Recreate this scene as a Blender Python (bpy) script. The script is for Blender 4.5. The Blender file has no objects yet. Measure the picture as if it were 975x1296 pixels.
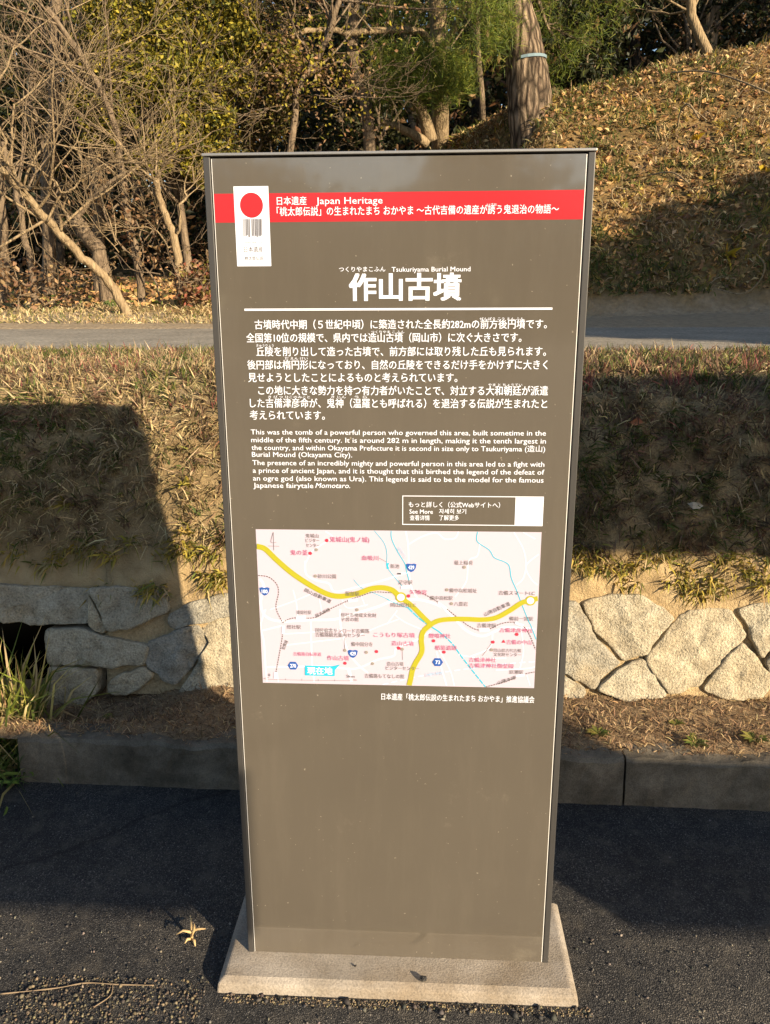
import bpy, math, random
import numpy as np
from mathutils import Matrix, Vector, noise

random.seed(7)
rng = np.random.default_rng(11)
SC = bpy.context.scene
COL = SC.collection
R = math.radians

# ------------------------------------------------------------------ camera
CAM = np.array([0.05094, -1.41590, 1.39839])
YAW, PITCH, ROLL, F = -0.051703, 0.256263, -0.003994, 1000.0      # F in pixels of a 975 x 1296 frame


def cam_basis():
    cy, sy = math.cos(YAW), math.sin(YAW)
    f = np.array([sy * math.cos(PITCH), cy * math.cos(PITCH), -math.sin(PITCH)])
    r = np.array([cy, -sy, 0.0])
    u = np.cross(r, f)
    return (r * math.cos(ROLL) + u * math.sin(ROLL), -r * math.sin(ROLL) + u * math.cos(ROLL), f)


CR, CU, CF = cam_basis()
cd = bpy.data.cameras.new('camera')
cd.sensor_fit = 'VERTICAL'
cd.sensor_height = 36.0
cd.lens = 36.0 * F / 1296.0
cd.clip_start = 0.05
cd.clip_end = 2000
cam = bpy.data.objects.new('camera', cd)
COL.objects.link(cam)
cam.matrix_world = Matrix(((CR[0], CU[0], -CF[0], CAM[0]), (CR[1], CU[1], -CF[1], CAM[1]),
                           (CR[2], CU[2], -CF[2], CAM[2]), (0, 0, 0, 1)))
SC.camera = cam

# ------------------------------------------------------------------ light
SUN_AZ, SUN_EL = R(47.0), R(18.2)      # the sun stands behind the camera, to the right
TO_SUN = np.array([math.sin(SUN_AZ) * math.cos(SUN_EL), -math.cos(SUN_AZ) * math.cos(SUN_EL), math.sin(SUN_EL)])
world = bpy.data.worlds.new('World')
SC.world = world
world.use_nodes = True
wn = world.node_tree
bg = wn.nodes['Background']
sky = wn.nodes.new('ShaderNodeTexSky')
sky.sky_type = 'NISHITA'
sky.sun_disc = False
sky.sun_elevation = SUN_EL
sky.sun_rotation = R(180) - SUN_AZ
sky.air_density = 1.0
sky.dust_density = 0.6
wn.links.new(sky.outputs[0], bg.inputs[0])
bg.inputs[1].default_value = 0.085
sl = bpy.data.lights.new('sun', 'SUN')
sl.energy = 5.0
sl.angle = R(0.5)
sl.color = (1.0, 0.82, 0.57)
so = bpy.data.objects.new('sun', sl)
COL.objects.link(so)
so.rotation_euler = Vector(TO_SUN).to_track_quat('Z', 'Y').to_euler()
so.location = (6, -6, 8)
SC.view_settings.view_transform = 'Standard'
SC.view_settings.look = 'None'
SC.view_settings.exposure = 1.25
SC.view_settings.gamma = 1.0
SC.view_settings.use_curve_mapping = False
SC.render.engine = 'CYCLES'
SC.cycles.max_bounces = 5
SC.cycles.transparent_max_bounces = 8


# ------------------------------------------------------------------ helpers
def ray(px, py):
    return CF + CR * ((px - 487.5) / F) - CU * ((py - 648.0) / F)


def on_plane(px, py, p0, n):
    d = ray(px, py)
    t = np.dot(np.asarray(p0) - CAM, n) / np.dot(d, n)
    return CAM + t * d


def on_sign(px, py):
    q = on_plane(px, py, (0, 0, 0), np.array([0, 1.0, 0]))
    return q[0], q[2]


def tag(o, label=None, cat=None, group=None, kind=None):
    if label: o['label'] = label
    if cat: o['category'] = cat
    if group: o['group'] = group
    if kind: o['kind'] = kind
    return o


def empty(name, loc=(0, 0, 0), label=None, cat=None, group=None):
    o = bpy.data.objects.new(name, None)
    o.empty_display_size = 0.1
    o.location = loc
    COL.objects.link(o)
    return tag(o, label, cat, group)


def link_mesh(name, me, m=None, parent=None):
    o = bpy.data.objects.new(name, me)
    if m: me.materials.append(m)
    COL.objects.link(o)
    if parent:
        o.parent = parent
    return o


def raw_mesh(name, V, Q=None, T=None, smooth=False, tint=None):
    """numpy mesh: V (n,3), quads Q (m,4), triangles T (k,3), tint (n,3) per vertex"""
    me = bpy.data.meshes.new(name)
    V = np.asarray(V, dtype=np.float32)
    Q = np.zeros((0, 4), np.int32) if Q is None else np.asarray(Q, np.int32).reshape(-1, 4)
    T = np.zeros((0, 3), np.int32) if T is None else np.asarray(T, np.int32).reshape(-1, 3)
    me.vertices.add(len(V))
    me.vertices.foreach_set('co', V.ravel())
    nl = Q.size + T.size
    me.loops.add(nl)
    me.loops.foreach_set('vertex_index', np.concatenate([Q.ravel(), T.ravel()]))
    me.polygons.add(len(Q) + len(T))
    st = np.concatenate([np.arange(len(Q)) * 4, Q.size + np.arange(len(T)) * 3]).astype(np.int32)
    me.polygons.foreach_set('loop_start', st)
    if smooth:
        me.polygons.foreach_set('use_smooth', np.ones(len(st), bool))
    me.update(calc_edges=True)
    me.validate()
    if tint is not None:
        a = me.attributes.new('tint', 'FLOAT_COLOR', 'POINT')
        c = np.ones((len(V), 4), np.float32)
        c[:, :3] = tint
        a.data.foreach_set('color', c.ravel())
    return me


class Geo:
    """collects boxes, prisms and tubes for one mesh"""
    def __init__(s):
        s.v, s.f = [], []

    def box(s, x0, x1, y0, y1, z0, z1):
        b = len(s.v)
        s.v += [(x0, y0, z0), (x1, y0, z0), (x1, y1, z0), (x0, y1, z0), (x0, y0, z1), (x1, y0, z1), (x1, y1, z1), (x0, y1, z1)]
        s.f += [tuple(b + i for i in q) for q in ((0, 3, 2, 1), (4, 5, 6, 7), (0, 1, 5, 4), (1, 2, 6, 5), (2, 3, 7, 6), (3, 0, 4, 7))]

    def poly(s, pts):
        b = len(s.v)
        s.v += [tuple(p) for p in pts]
        s.f.append(tuple(range(b, b + len(pts))))

    def tube(s, pts, rad, n=6, cap=True):
        pts = [Vector(p) for p in pts]
        b = len(s.v)
        ref = Vector((0.31, 0.17, 0.93))
        for i, p in enumerate(pts):
            t = (pts[min(i + 1, len(pts) - 1)] - pts[max(i - 1, 0)])
            if t.length < 1e-9: t = Vector((0, 0, 1))
            t.normalize()
            if abs(t.dot(ref)) > 0.98: ref = Vector((0.9, -0.3, 0.2))
            u = t.cross(ref).normalized()
            w = t.cross(u)
            for k in range(n):
                a = 2 * math.pi * k / n
                s.v.append(tuple(p + (u * math.cos(a) + w * math.sin(a)) * rad[i]))
        for i in range(len(pts) - 1):
            for k in range(n):
                k2 = (k + 1) % n
                s.f.append((b + i * n + k, b + i * n + k2, b + (i + 1) * n + k2, b + (i + 1) * n + k))
        if cap:
            s.f.append(tuple(b + k for k in range(n))[::-1])
            e = b + (len(pts) - 1) * n
            s.f.append(tuple(e + k for k in range(n)))

    def build(s, name, m, parent=None, smooth=False, bevel=0):
        me = bpy.data.meshes.new(name)
        me.from_pydata(s.v, [], s.f)
        me.update()
        if smooth:
            for p in me.polygons: p.use_smooth = True
        o = link_mesh(name, me, m, parent)
        if bevel:
            b = o.modifiers.new('bevel', 'BEVEL')
            b.width = bevel
            b.segments = 2
            b.limit_method = 'ANGLE'
        return o


# ------------------------------------------------------------------ materials
def new_mat(name):
    m = bpy.data.materials.new(name)
    m.use_nodes = True
    nt = m.node_tree
    return m, nt, nt.nodes['Principled BSDF']


def N(nt, kind, **kw):
    n = nt.nodes.new(kind)
    for k, v in kw.items():
        if k in n.inputs: n.inputs[k].default_value = v
        else: setattr(n, k, v)
    return n


def plain(name, col, rough=0.5, metal=0.0, spec=0.5):
    m, nt, b = new_mat(name)
    b.inputs['Base Color'].default_value = (*col, 1)
    b.inputs['Roughness'].default_value = rough
    b.inputs['Metallic'].default_value = metal
    b.inputs['Specular IOR Level'].default_value = spec
    return m


def ramp(nt, fac, stops):
    r = nt.nodes.new('ShaderNodeValToRGB')
    cr = r.color_ramp
    while len(cr.elements) < len(stops): cr.elements.new(0.5)
    for e, (p, c) in zip(cr.elements, stops):
        e.position = p
        e.color = (*c, 1)
    nt.links.new(fac, r.inputs[0])
    return r.outputs[0]


def mix(nt, fac, a, b, mode='MIX'):
    n = nt.nodes.new('ShaderNodeMix')
    n.data_type = 'RGBA'
    n.blend_type = mode
    for s, v in ((n.inputs[0], fac), (n.inputs[6], a), (n.inputs[7], b)):
        if isinstance(v, bpy.types.NodeSocket): nt.links.new(v, s)
        elif isinstance(v, (int, float)): s.default_value = v
        else: s.default_value = (*v, 1)
    return n.outputs[2]


def tex(nt, scale, detail=6, rough=0.6, kind='NOISE', coord=None, **kw):
    tc = nt.nodes.new('ShaderNodeTexCoord')
    if kind == 'NOISE':
        t = N(nt, 'ShaderNodeTexNoise', Scale=scale, Detail=detail, Roughness=rough)
        out = t.outputs[0]
    else:
        t = N(nt, 'ShaderNodeTexVoronoi', Scale=scale, **kw)
        out = t.outputs['Distance']
    nt.links.new(tc.outputs['Object'], t.inputs['Vector'])
    return out, t


def bump(nt, b, h, strength, dist):
    n = N(nt, 'ShaderNodeBump', Strength=strength, Distance=dist)
    nt.links.new(h, n.inputs['Height'])
    nt.links.new(n.outputs[0], b.inputs['Normal'])
    return n


def ground_mat(name, stops, scale, fine=140, fmix=0.5, rough=0.95, bs=0.6, bd=0.01, spec=0.2):
    m, nt, b = new_mat(name)
    a, _ = tex(nt, scale, 8, 0.65)
    c = ramp(nt, a, stops)
    f, _ = tex(nt, fine, 4, 0.7)
    g = ramp(nt, f, [(0.3, (0.35,) * 3), (0.7, (1.55,) * 3)])
    col = mix(nt, fmix, c, mix(nt, 1.0, c, g, 'MULTIPLY'))
    nt.links.new(col, b.inputs['Base Color'])
    b.inputs['Roughness'].default_value = rough
    b.inputs['Specular IOR Level'].default_value = spec
    h = mix(nt, 0.5, a, f)
    bump(nt, b, h, bs, bd)
    return m


def leaf_mat(name, trans=0.3, rough=0.55):
    m, nt, b = new_mat(name)
    at = nt.nodes.new('ShaderNodeAttribute')
    at.attribute_name = 'tint'
    nt.links.new(at.outputs['Color'], b.inputs['Base Color'])
    b.inputs['Roughness'].default_value = rough
    b.inputs['Specular IOR Level'].default_value = 0.3
    tr = nt.nodes.new('ShaderNodeBsdfTranslucent')
    nt.links.new(at.outputs['Color'], tr.inputs[0])
    ms = nt.nodes.new('ShaderNodeMixShader')
    ms.inputs[0].default_value = trans
    nt.links.new(b.outputs[0], ms.inputs[1])
    nt.links.new(tr.outputs[0], ms.inputs[2])
    nt.links.new(ms.outputs[0], nt.nodes['Material Output'].inputs[0])
    return m


def bark_mat(name, c0, c1, scale=9, stretch=5):
    m, nt, b = new_mat(name)
    tc = nt.nodes.new('ShaderNodeTexCoord')
    mp = nt.nodes.new('ShaderNodeMapping')
    mp.inputs['Scale'].default_value = (stretch, stretch, 1)
    nt.links.new(tc.outputs['Object'], mp.inputs[0])
    t = N(nt, 'ShaderNodeTexNoise', Scale=scale, Detail=8, Roughness=0.7)
    nt.links.new(mp.outputs[0], t.inputs['Vector'])
    v = N(nt, 'ShaderNodeTexVoronoi', Scale=scale * 0.8, feature='DISTANCE_TO_EDGE')
    nt.links.new(mp.outputs[0], v.inputs['Vector'])
    col = ramp(nt, t.outputs[0], [(0.35, c0), (0.65, c1)])
    nt.links.new(col, b.inputs['Base Color'])
    b.inputs['Roughness'].default_value = 0.95
    b.inputs['Specular IOR Level'].default_value = 0.15
    h = mix(nt, 0.5, t.outputs[0], v.outputs[0])
    bump(nt, b, h, 1.0, 0.03)
    return m


M = {}
M['leaf'] = leaf_mat('leaf')
M['needle'] = leaf_mat('pine_needle', 0.2)
M['grass'] = leaf_mat('grass_blade', 0.3, 0.7)
M['litter'] = leaf_mat('dead_leaf', 0.2, 0.7)
M['bark_pale'] = bark_mat('pale_bark', (0.15, 0.105, 0.06), (0.35, 0.265, 0.16))
M['bark_grey'] = bark_mat('grey_bark', (0.09, 0.065, 0.045), (0.24, 0.18, 0.12))
M['bark_pine'] = bark_mat('pine_bark', (0.12, 0.08, 0.055), (0.33, 0.25, 0.17), 5, 4)


def plate_bark():
    m = M['bark_pine']
    nt = m.node_tree
    b = nt.nodes['Principled BSDF']
    v = [n for n in nt.nodes if n.type == 'TEX_VORONOI'][0]
    v.inputs['Scale'].default_value = 3.6
    src = b.inputs['Base Color'].links[0].from_socket
    cut = ramp(nt, v.outputs[0], [(0.0, (0.16,) * 3), (0.14, (0.55,) * 3), (0.3, (1.15,) * 3)])
    nt.links.new(mix(nt, 1.0, src, cut, 'MULTIPLY'), b.inputs['Base Color'])
    bp = [n for n in nt.nodes if n.type == 'BUMP'][0]
    bp.inputs['Distance'].default_value = 0.09


plate_bark()
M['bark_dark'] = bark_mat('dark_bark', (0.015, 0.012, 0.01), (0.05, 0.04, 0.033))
M['soil'] = ground_mat('dry_soil', [(0.3, (0.13, 0.085, 0.05)), (0.5, (0.24, 0.165, 0.095)), (0.72, (0.34, 0.25, 0.15))], 14, 190, 0.75, bd=0.012, bs=0.9)
M['sand'] = ground_mat('sandy_earth', [(0.3, (0.24, 0.165, 0.085)), (0.5, (0.38, 0.28, 0.155)), (0.75, (0.47, 0.36, 0.21))], 9, 120, 0.45, bd=0.02, bs=0.9)
M['bank'] = ground_mat('bank_earth', [(0.3, (0.12, 0.085, 0.045)), (0.5, (0.26, 0.19, 0.10)), (0.72, (0.38, 0.29, 0.16))], 7, 150, 0.6, bd=0.02, bs=0.9)
M['hill'] = ground_mat('hill_earth', [(0.3, (0.055, 0.045, 0.02)), (0.5, (0.17, 0.11, 0.045)), (0.72, (0.30, 0.19, 0.075))], 1.6, 22, 0.7, bd=0.06, bs=0.9)
M['shoulder'] = ground_mat('dirt_shoulder', [(0.3, (0.15, 0.11, 0.07)), (0.7, (0.30, 0.225, 0.145))], 3, 60, 0.5)
M['road'] = ground_mat('worn_road', [(0.3, (0.20, 0.175, 0.14)), (0.55, (0.27, 0.24, 0.195)), (0.75, (0.34, 0.30, 0.245))], 2.2, 45, 0.9, bd=0.012)
M['dark'] = plain('black_gap', (0.004, 0.004, 0.004), 0.6)


def asphalt_mat():
    m, nt, b = new_mat('asphalt')
    v, vt = tex(nt, 380, kind='VORONOI', feature='F1')
    big, _ = tex(nt, 2.3, 6, 0.6)
    f, _ = tex(nt, 420, 3, 0.6)
    cell = ramp(nt, vt.outputs['Color'], [(0.0, (0.018, 0.019, 0.022)), (0.5, (0.046, 0.045, 0.046)), (0.8, (0.11, 0.103, 0.095)), (1.0, (0.32, 0.30, 0.27))])
    edge = ramp(nt, v, [(0.0, (1.1,) * 3), (0.6, (0.35,) * 3)])
    c = mix(nt, 1.0, cell, edge, 'MULTIPLY')
    bt = ramp(nt, big, [(0.32, (0.65, 0.66, 0.70)), (0.5, (1.1, 1.1, 1.12)), (0.7, (1.9, 1.8, 1.65))])
    c = mix(nt, 1.0, c, bt, 'MULTIPLY')
    med, _ = tex(nt, 17, 6, 0.7)
    c = mix(nt, ramp(nt, med, [(0.50, (0, 0, 0)), (0.72, (0.55,) * 3)]), c, (0.115, 0.10, 0.08))
    tc = nt.nodes.new('ShaderNodeTexCoord')
    wob = N(nt, 'ShaderNodeTexNoise', Scale=9.0, Detail=5)
    nt.links.new(tc.outputs['Object'], wob.inputs['Vector'])
    vm = N(nt, 'ShaderNodeVectorMath', operation='MULTIPLY_ADD')
    nt.links.new(wob.outputs['Color'], vm.inputs[0])
    vm.inputs[1].default_value = (0.10, 0.10, 0)
    nt.links.new(tc.outputs['Object'], vm.inputs[2])
    ck = N(nt, 'ShaderNodeTexVoronoi', Scale=0.62, feature='DISTANCE_TO_EDGE')
    nt.links.new(vm.outputs[0], ck.inputs['Vector'])
    c = mix(nt, 1.0, c, ramp(nt, ck.outputs[0], [(0.0, (0.45,) * 3), (0.003, (0.7,) * 3), (0.006, (1,) * 3)]), 'MULTIPLY')
    nt.links.new(c, b.inputs['Base Color'])
    b.inputs['Roughness'].default_value = 0.8
    b.inputs['Specular IOR Level'].default_value = 0.3
    inv = ramp(nt, v, [(0.0, (1,) * 3), (0.75, (0,) * 3)])
    bump(nt, b, inv, 0.8, 0.003)
    return m


M['asphalt'] = asphalt_mat()


def stone_mat():
    m, nt, b = new_mat('granite')
    oi = nt.nodes.new('ShaderNodeObjectInfo')
    a, _ = tex(nt, 16, 8, 0.7)
    f, _ = tex(nt, 150, 3, 0.7)
    c = ramp(nt, a, [(0.3, (0.24, 0.205, 0.15)), (0.48, (0.40, 0.36, 0.28)), (0.7, (0.52, 0.48, 0.39))])
    tint = ramp(nt, oi.outputs['Random'], [(0.0, (0.78, 0.80, 0.84)), (0.5, (1.0, 0.98, 0.93)), (1.0, (1.12, 1.04, 0.90))])
    c = mix(nt, 1.0, c, tint, 'MULTIPLY')
    d, _ = tex(nt, 5.5, 7, 0.7)
    c = mix(nt, ramp(nt, d, [(0.52, (0, 0, 0)), (0.64, (0.6,) * 3)]), c, (0.36, 0.29, 0.19))
    mo, _ = tex(nt, 26, 8, 0.75)
    c = mix(nt, ramp(nt, mo, [(0.58, (0, 0, 0)), (0.68, (0.6,) * 3)]), c, (0.10, 0.095, 0.07))
    g = ramp(nt, f, [(0.32, (0.45,) * 3), (0.5, (0.95,) * 3), (0.7, (1.25,) * 3)])
    c = mix(nt, 0.8, c, mix(nt, 1.0, c, g, 'MULTIPLY'))
    nt.links.new(c, b.inputs['Base Color'])
    b.inputs['Roughness'].default_value = 0.85
    b.inputs['Specular IOR Level'].default_value = 0.25
    bump(nt, b, mix(nt, 0.45, a, f), 1.0, 0.02)
    return m


M['stone'] = stone_mat()


def concrete_mat(name, c0, c1, stain, sc=9):
    m, nt, b = new_mat(name)
    a, _ = tex(nt, sc, 8, 0.65)
    s, _ = tex(nt, 3.2, 5, 0.7)
    f, _ = tex(nt, 260, 3, 0.6)
    c = ramp(nt, a, [(0.3, c0), (0.7, c1)])
    k = ramp(nt, s, [(0.42, (1, 1, 1)), (0.7, stain)])
    c = mix(nt, 1.0, c, k, 'MULTIPLY')
    g = ramp(nt, f, [(0.3, (0.7,) * 3), (0.6, (1.1,) * 3)])
    c = mix(nt, 1.0, c, g, 'MULTIPLY')
    nt.links.new(c, b.inputs['Base Color'])
    b.inputs['Roughness'].default_value = 0.9
    b.inputs['Specular IOR Level'].default_value = 0.25
    bump(nt, b, mix(nt, 0.5, a, f), 0.6, 0.004)
    return m


M['concrete'] = concrete_mat('footing_concrete', (0.24, 0.21, 0.175), (0.38, 0.335, 0.285), (0.62, 0.54, 0.43))
M['kerb'] = concrete_mat('kerb_concrete', (0.085, 0.072, 0.052), (0.20, 0.17, 0.13), (0.35, 0.33, 0.3), 14)


def panel_mat():
    m, nt, b = new_mat('sign_brown')
    a, _ = tex(nt, 3.0, 4, 0.5)
    f, _ = tex(nt, 90, 3, 0.6)
    c = ramp(nt, a, [(0.3, (0.092, 0.079, 0.063)), (0.7, (0.101, 0.087, 0.069))])
    tc = nt.nodes.new('ShaderNodeTexCoord')
    mp_ = nt.nodes.new('ShaderNodeMapping')
    mp_.inputs['Scale'].default_value = (14, 1, 2.2)
    nt.links.new(tc.outputs['Object'], mp_.inputs[0])
    st = N(nt, 'ShaderNodeTexNoise', Scale=1.6, Detail=8, Roughness=0.7)
    nt.links.new(mp_.outputs[0], st.inputs['Vector'])
    spk, _ = tex(nt, 130, 2, 0.5)
    sm, _ = tex(nt, 6, 8, 0.75)
    dust = ramp(nt, st.outputs[0], [(0.48, (0, 0, 0)), (0.75, (0.08,) * 3)])
    c = mix(nt, dust, c, (0.24, 0.21, 0.165))
    c = mix(nt, ramp(nt, sm, [(0.60, (0, 0, 0)), (0.72, (0.22,) * 3)]), c, (0.26, 0.23, 0.18))
    c = mix(nt, ramp(nt, spk, [(0.74, (0, 0, 0)), (0.78, (0.6,) * 3)]), c, (0.35, 0.31, 0.25))
    nt.links.new(c, b.inputs['Base Color'])
    r = ramp(nt, f, [(0.3, (0.13,) * 3), (0.75, (0.24,) * 3)])
    nt.links.new(r, b.inputs['Roughness'])
    b.inputs['Specular IOR Level'].default_value = 0.5
    b.inputs['Coat Weight'].default_value = 1.0
    b.inputs['Coat Roughness'].default_value = 0.05
    b.inputs['Coat IOR'].default_value = 1.8
    bump(nt, b, a, 0.04, 0.01)
    return m


M['panel'] = panel_mat()
M['frame'] = plain('frame_grey', (0.065, 0.062, 0.06), 0.35, 0.3)
M['cap'] = plain('cap_metal', (0.33, 0.32, 0.31), 0.35, 0.6)
M['edge'] = plain('panel_edge', (0.75, 0.74, 0.72), 0.3)
M['print_white'] = plain('white_print', (0.70, 0.73, 0.84), 0.4)
M['print_red'] = plain('red_print', (0.38, 0.022, 0.028), 0.2)
M['print_pink'] = plain('map_pink', (0.44, 0.40, 0.49), 0.4)
M['map_white'] = plain('map_road_white', (0.58, 0.60, 0.72), 0.4)
M['map_green'] = plain('map_green', (0.33, 0.31, 0.02), 0.4)
M['map_cyan'] = plain('map_cyan', (0.02, 0.38, 0.55), 0.4)
M['map_blue'] = plain('map_blue', (0.02, 0.08, 0.32), 0.4)
M['map_pale'] = plain('map_pale_blue', (0.38, 0.50, 0.68), 0.4)
M['map_dark'] = plain('map_dark', (0.12, 0.10, 0.10), 0.4)
M['map_grey'] = plain('map_grey', (0.24, 0.215, 0.20), 0.4)
M['map_red'] = plain('map_red', (0.50, 0.03, 0.06), 0.4)
M['map_magenta'] = plain('map_magenta', (0.40, 0.07, 0.17), 0.4)
M['ink'] = plain('label_ink', (0.07, 0.06, 0.06), 0.5)


# ------------------------------------------------------------------ terrain
def skew(x): return -0.020 * x


BANK = [(0.66, 0.11), (0.80, 0.125), (0.92, 0.135), (0.99, 0.15), (1.035, 0.30), (1.062, 0.46), (1.08, 0.56), (1.115, 0.76), (1.165, 0.96), (1.24, 1.10), (1.40, 1.165),
        (1.75, 1.18), (2.20, 1.185)]


def fbm(x, y, s, o=4, seed=0.0):
    return noise.fractal(Vector((x * s + seed, y * s - seed, seed)), 1.0, 2.0, o)


def sstep(a, b, x):
    t = min(1, max(0, (x - a) / (b - a)))
    return t * t * (3 - 2 * t)


def interp(x, pts):
    if x <= pts[0][0]: return pts[0][1]
    for (a, va), (b, vb) in zip(pts, pts[1:]):
        if x <= b: return va + (vb - va) * (x - a) / (b - a)
    return pts[-1][1]


CREST = [(-30, 2.6), (-9, 2.5), (-5, 2.3), (-2.6, 2.25), (-0.8, 2.9), (0.3, 3.6), (0.9, 3.68), (1.7, 3.86), (2.4, 3.98), (3.1, 4.16), (4.6, 4.5), (7, 5.1), (10, 5.9), (30, 7.5)]


def upper_h(x, y):
    """ground beyond the road"""
    base = 1.225 + 0.078 * max(0, y - 5.1)
    base = min(base, 2.3 + 0.01 * (y - 18))
    toe = 6.3 + max(0, 1.3 - x) * 2.0 - min(max(0, x - 3), 4) * 0.15
    s = y - toe
    cap = interp(x, CREST)
    if s > 0:
        rise = 0.98 * s
        h0 = base + rise
        k = 0.35
        a, b = h0, max(cap, base)
        # smooth minimum
        hh = max(k - abs(a - b), 0) / k
        h = min(a, b) - hh * hh * k * 0.25
        h = max(h, base)
    else:
        h = base
    far = max(0, y - 14)
    h += 0.03 * far if x > 0 else 0.01 * far
    amp = 0.05 + 0.05 * sstep(6, 8, y)
    return h + amp * fbm(x, y, 0.8, 5, 3.1) * sstep(5.1, 6.2, y)


def grid_mesh(xs, ys, fn):
    V = np.array([fn(x, y) for y in ys for x in xs])
    nx = len(xs)
    q = [(j * nx + i, j * nx + i + 1, (j + 1) * nx + i + 1, (j + 1) * nx + i) for j in range(len(ys) - 1) for i in range(nx - 1)]
    return V, q


# asphalt lot: one sheet to the horizon
V, q = grid_mesh(np.concatenate([[-600, -60, -8], np.linspace(-3, 3, 25), [8, 60, 600]]), np.concatenate([[-600, -60, -10], np.linspace(-3, 0.9, 20)]),
                 lambda x, y: (x, y, 0.0))
tag(link_mesh('asphalt', raw_mesh('asphalt', V, q), M['asphalt']), kind='structure')
# underlying base of the land far away
V, q = grid_mesh(np.linspace(-600, 600, 7), np.array([40, 200, 700]), lambda x, y: (x, y, 1.0))
tag(link_mesh('ground', raw_mesh('ground', V, q), M['hill']), kind='structure')

# kerb: worn concrete blocks with joints
g = Geo()
kx = -1.17
kerb_top = 0.142
while kx < 4:
    k2 = kx + (0.89 if kx < -0.5 else 0.91)
    for (xa, xb) in ((kx + 0.003, k2 - 0.003),):
        b0 = len(g.v)
        prof = [(0.618, -0.02), (0.620, 0.03), (0.622, 0.07), (0.624, 0.105), (0.627, kerb_top - 0.010), (0.636, kerb_top), (0.66, kerb_top + 0.001), (0.72, kerb_top), (0.725, -0.02)]
        n = 44
        for i in range(n):
            x = xa + (xb - xa) * i / (n - 1)
            for (yy, zz) in prof:
                w = 0.006 * fbm(x, yy + zz, 14.0, 5, 1.7) - 0.016 * max(0, fbm(x, zz * 0.5, 6.0, 4, 4.7) - 0.25) * (zz > 0.12)
                g.v.append((x, yy + skew(x) + w, zz + (w if zz > 0 else 0)))
        m_ = len(prof)
        for i in range(n - 1):
            for j in range(m_ - 1):
                g.f.append((b0 + i * m_ + j, b0 + (i + 1) * m_ + j, b0 + (i + 1) * m_ + j + 1, b0 + i * m_ + j + 1))
        g.f.append(tuple(b0 + j for j in range(m_))[::-1])
        g.f.append(tuple(b0 + (n - 1) * m_ + j for j in range(m_)))
    kx = k2
tag(g.build('kerb', M['kerb']), kind='structure')


# soil strip behind the kerb
def soil_z(x, y):
    return interp(y - skew(x), [(0.64, 0.128), (0.675, 0.142), (0.9, 0.146), (1.1, 0.165)]) + 0.009 * fbm(x, y, 6, 4, 5.0) - 0.075 * sstep(-0.62, -1.05, x) * sstep(0.74, 0.86, y)


V, q = grid_mesh(np.linspace(-2.6, 2.6, 180), np.linspace(0.645, 1.12, 44), lambda x, y: (x, y + skew(x), soil_z(x, y + skew(x))))
tag(link_mesh('soil_strip', raw_mesh('soil_strip', V, q, smooth=True), M['soil']), kind='structure')

# bank above the wall, up to the road edge
BK = BANK[5:]
bs = []
for (a, b) in zip(BK, BK[1:]):
    n = max(2, int(math.hypot(b[0] - a[0], b[1] - a[1]) / 0.014))
    for i in range(n): bs.append((a[0] + (b[0] - a[0]) * i / n, a[1] + (b[1] - a[1]) * i / n))
bs.append(BK[-1])
bs = [(1.115, 0.20), (1.075, 0.33)] + bs


def bank_pt(x, k):
    y, z = bs[k]
    w = 0.035 * fbm(x * 0.9, z * 1.6 + y, 2.2, 5, 2.0)
    e = 0.5 if z > 1.14 else 1.0
    w += (0.010 * fbm(x, z + y, 13, 4, 6.0) + 0.012 * max(0, fbm(x, z, 7, 3, 16.0))) * sstep(0.44, 0.5, z)
    return np.array([x, y + skew(x) - w * e, z + 0.35 * w])


xs = np.linspace(-3.2, 3.2, 440)
V = np.array([bank_pt(x, k) for k in range(len(bs)) for x in xs])
nx = len(xs)
q = [(j * nx + i, j * nx + i + 1, (j + 1) * nx + i + 1, (j + 1) * nx + i) for j in range(len(bs) - 1) for i in range(nx - 1)]


def bank_mat():
    m = M['bank'].copy()
    nt = m.node_tree
    b = nt.nodes['Principled BSDF']
    tc = nt.nodes.new('ShaderNodeTexCoord')
    sp = nt.nodes.new('ShaderNodeSeparateXYZ')
    nt.links.new(tc.outputs['Object'], sp.inputs[0])
    mr = N(nt, 'ShaderNodeMapRange')
    mr.inputs[1].default_value = 0.52
    mr.inputs[2].default_value = 0.70
    nt.links.new(sp.outputs[2], mr.inputs[0])
    src = b.inputs['Base Color'].links[0].from_socket
    nz, _ = tex(nt, 11, 6, 0.6)
    sand = ramp(nt, nz, [(0.3, (0.26, 0.18, 0.09)), (0.55, (0.42, 0.31, 0.17)), (0.75, (0.5, 0.385, 0.22))])
    nt.links.new(mix(nt, mr.outputs[0], sand, src), b.inputs['Base Color'])
    return m


V[:2 * len(xs)][V[:2 * len(xs), 0] < -1.0] += np.array([0, 0.28, 0])
BANKV, xs_bank = V.copy(), xs
tag(link_mesh('bank', raw_mesh('bank', V, q, smooth=True), bank_mat()), kind='structure')

# road along the top
V, q = grid_mesh(np.linspace(-60, 60, 90), np.linspace(2.16, 5.25, 14), lambda x, y: (x, y + skew(x) if abs(x) < 4 else y + skew(math.copysign(4, x)), 1.18 + 0.0135 * (y - 2.2)))
tag(link_mesh('road', raw_mesh('road', V, q, smooth=True), M['road']), kind='structure')
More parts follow.
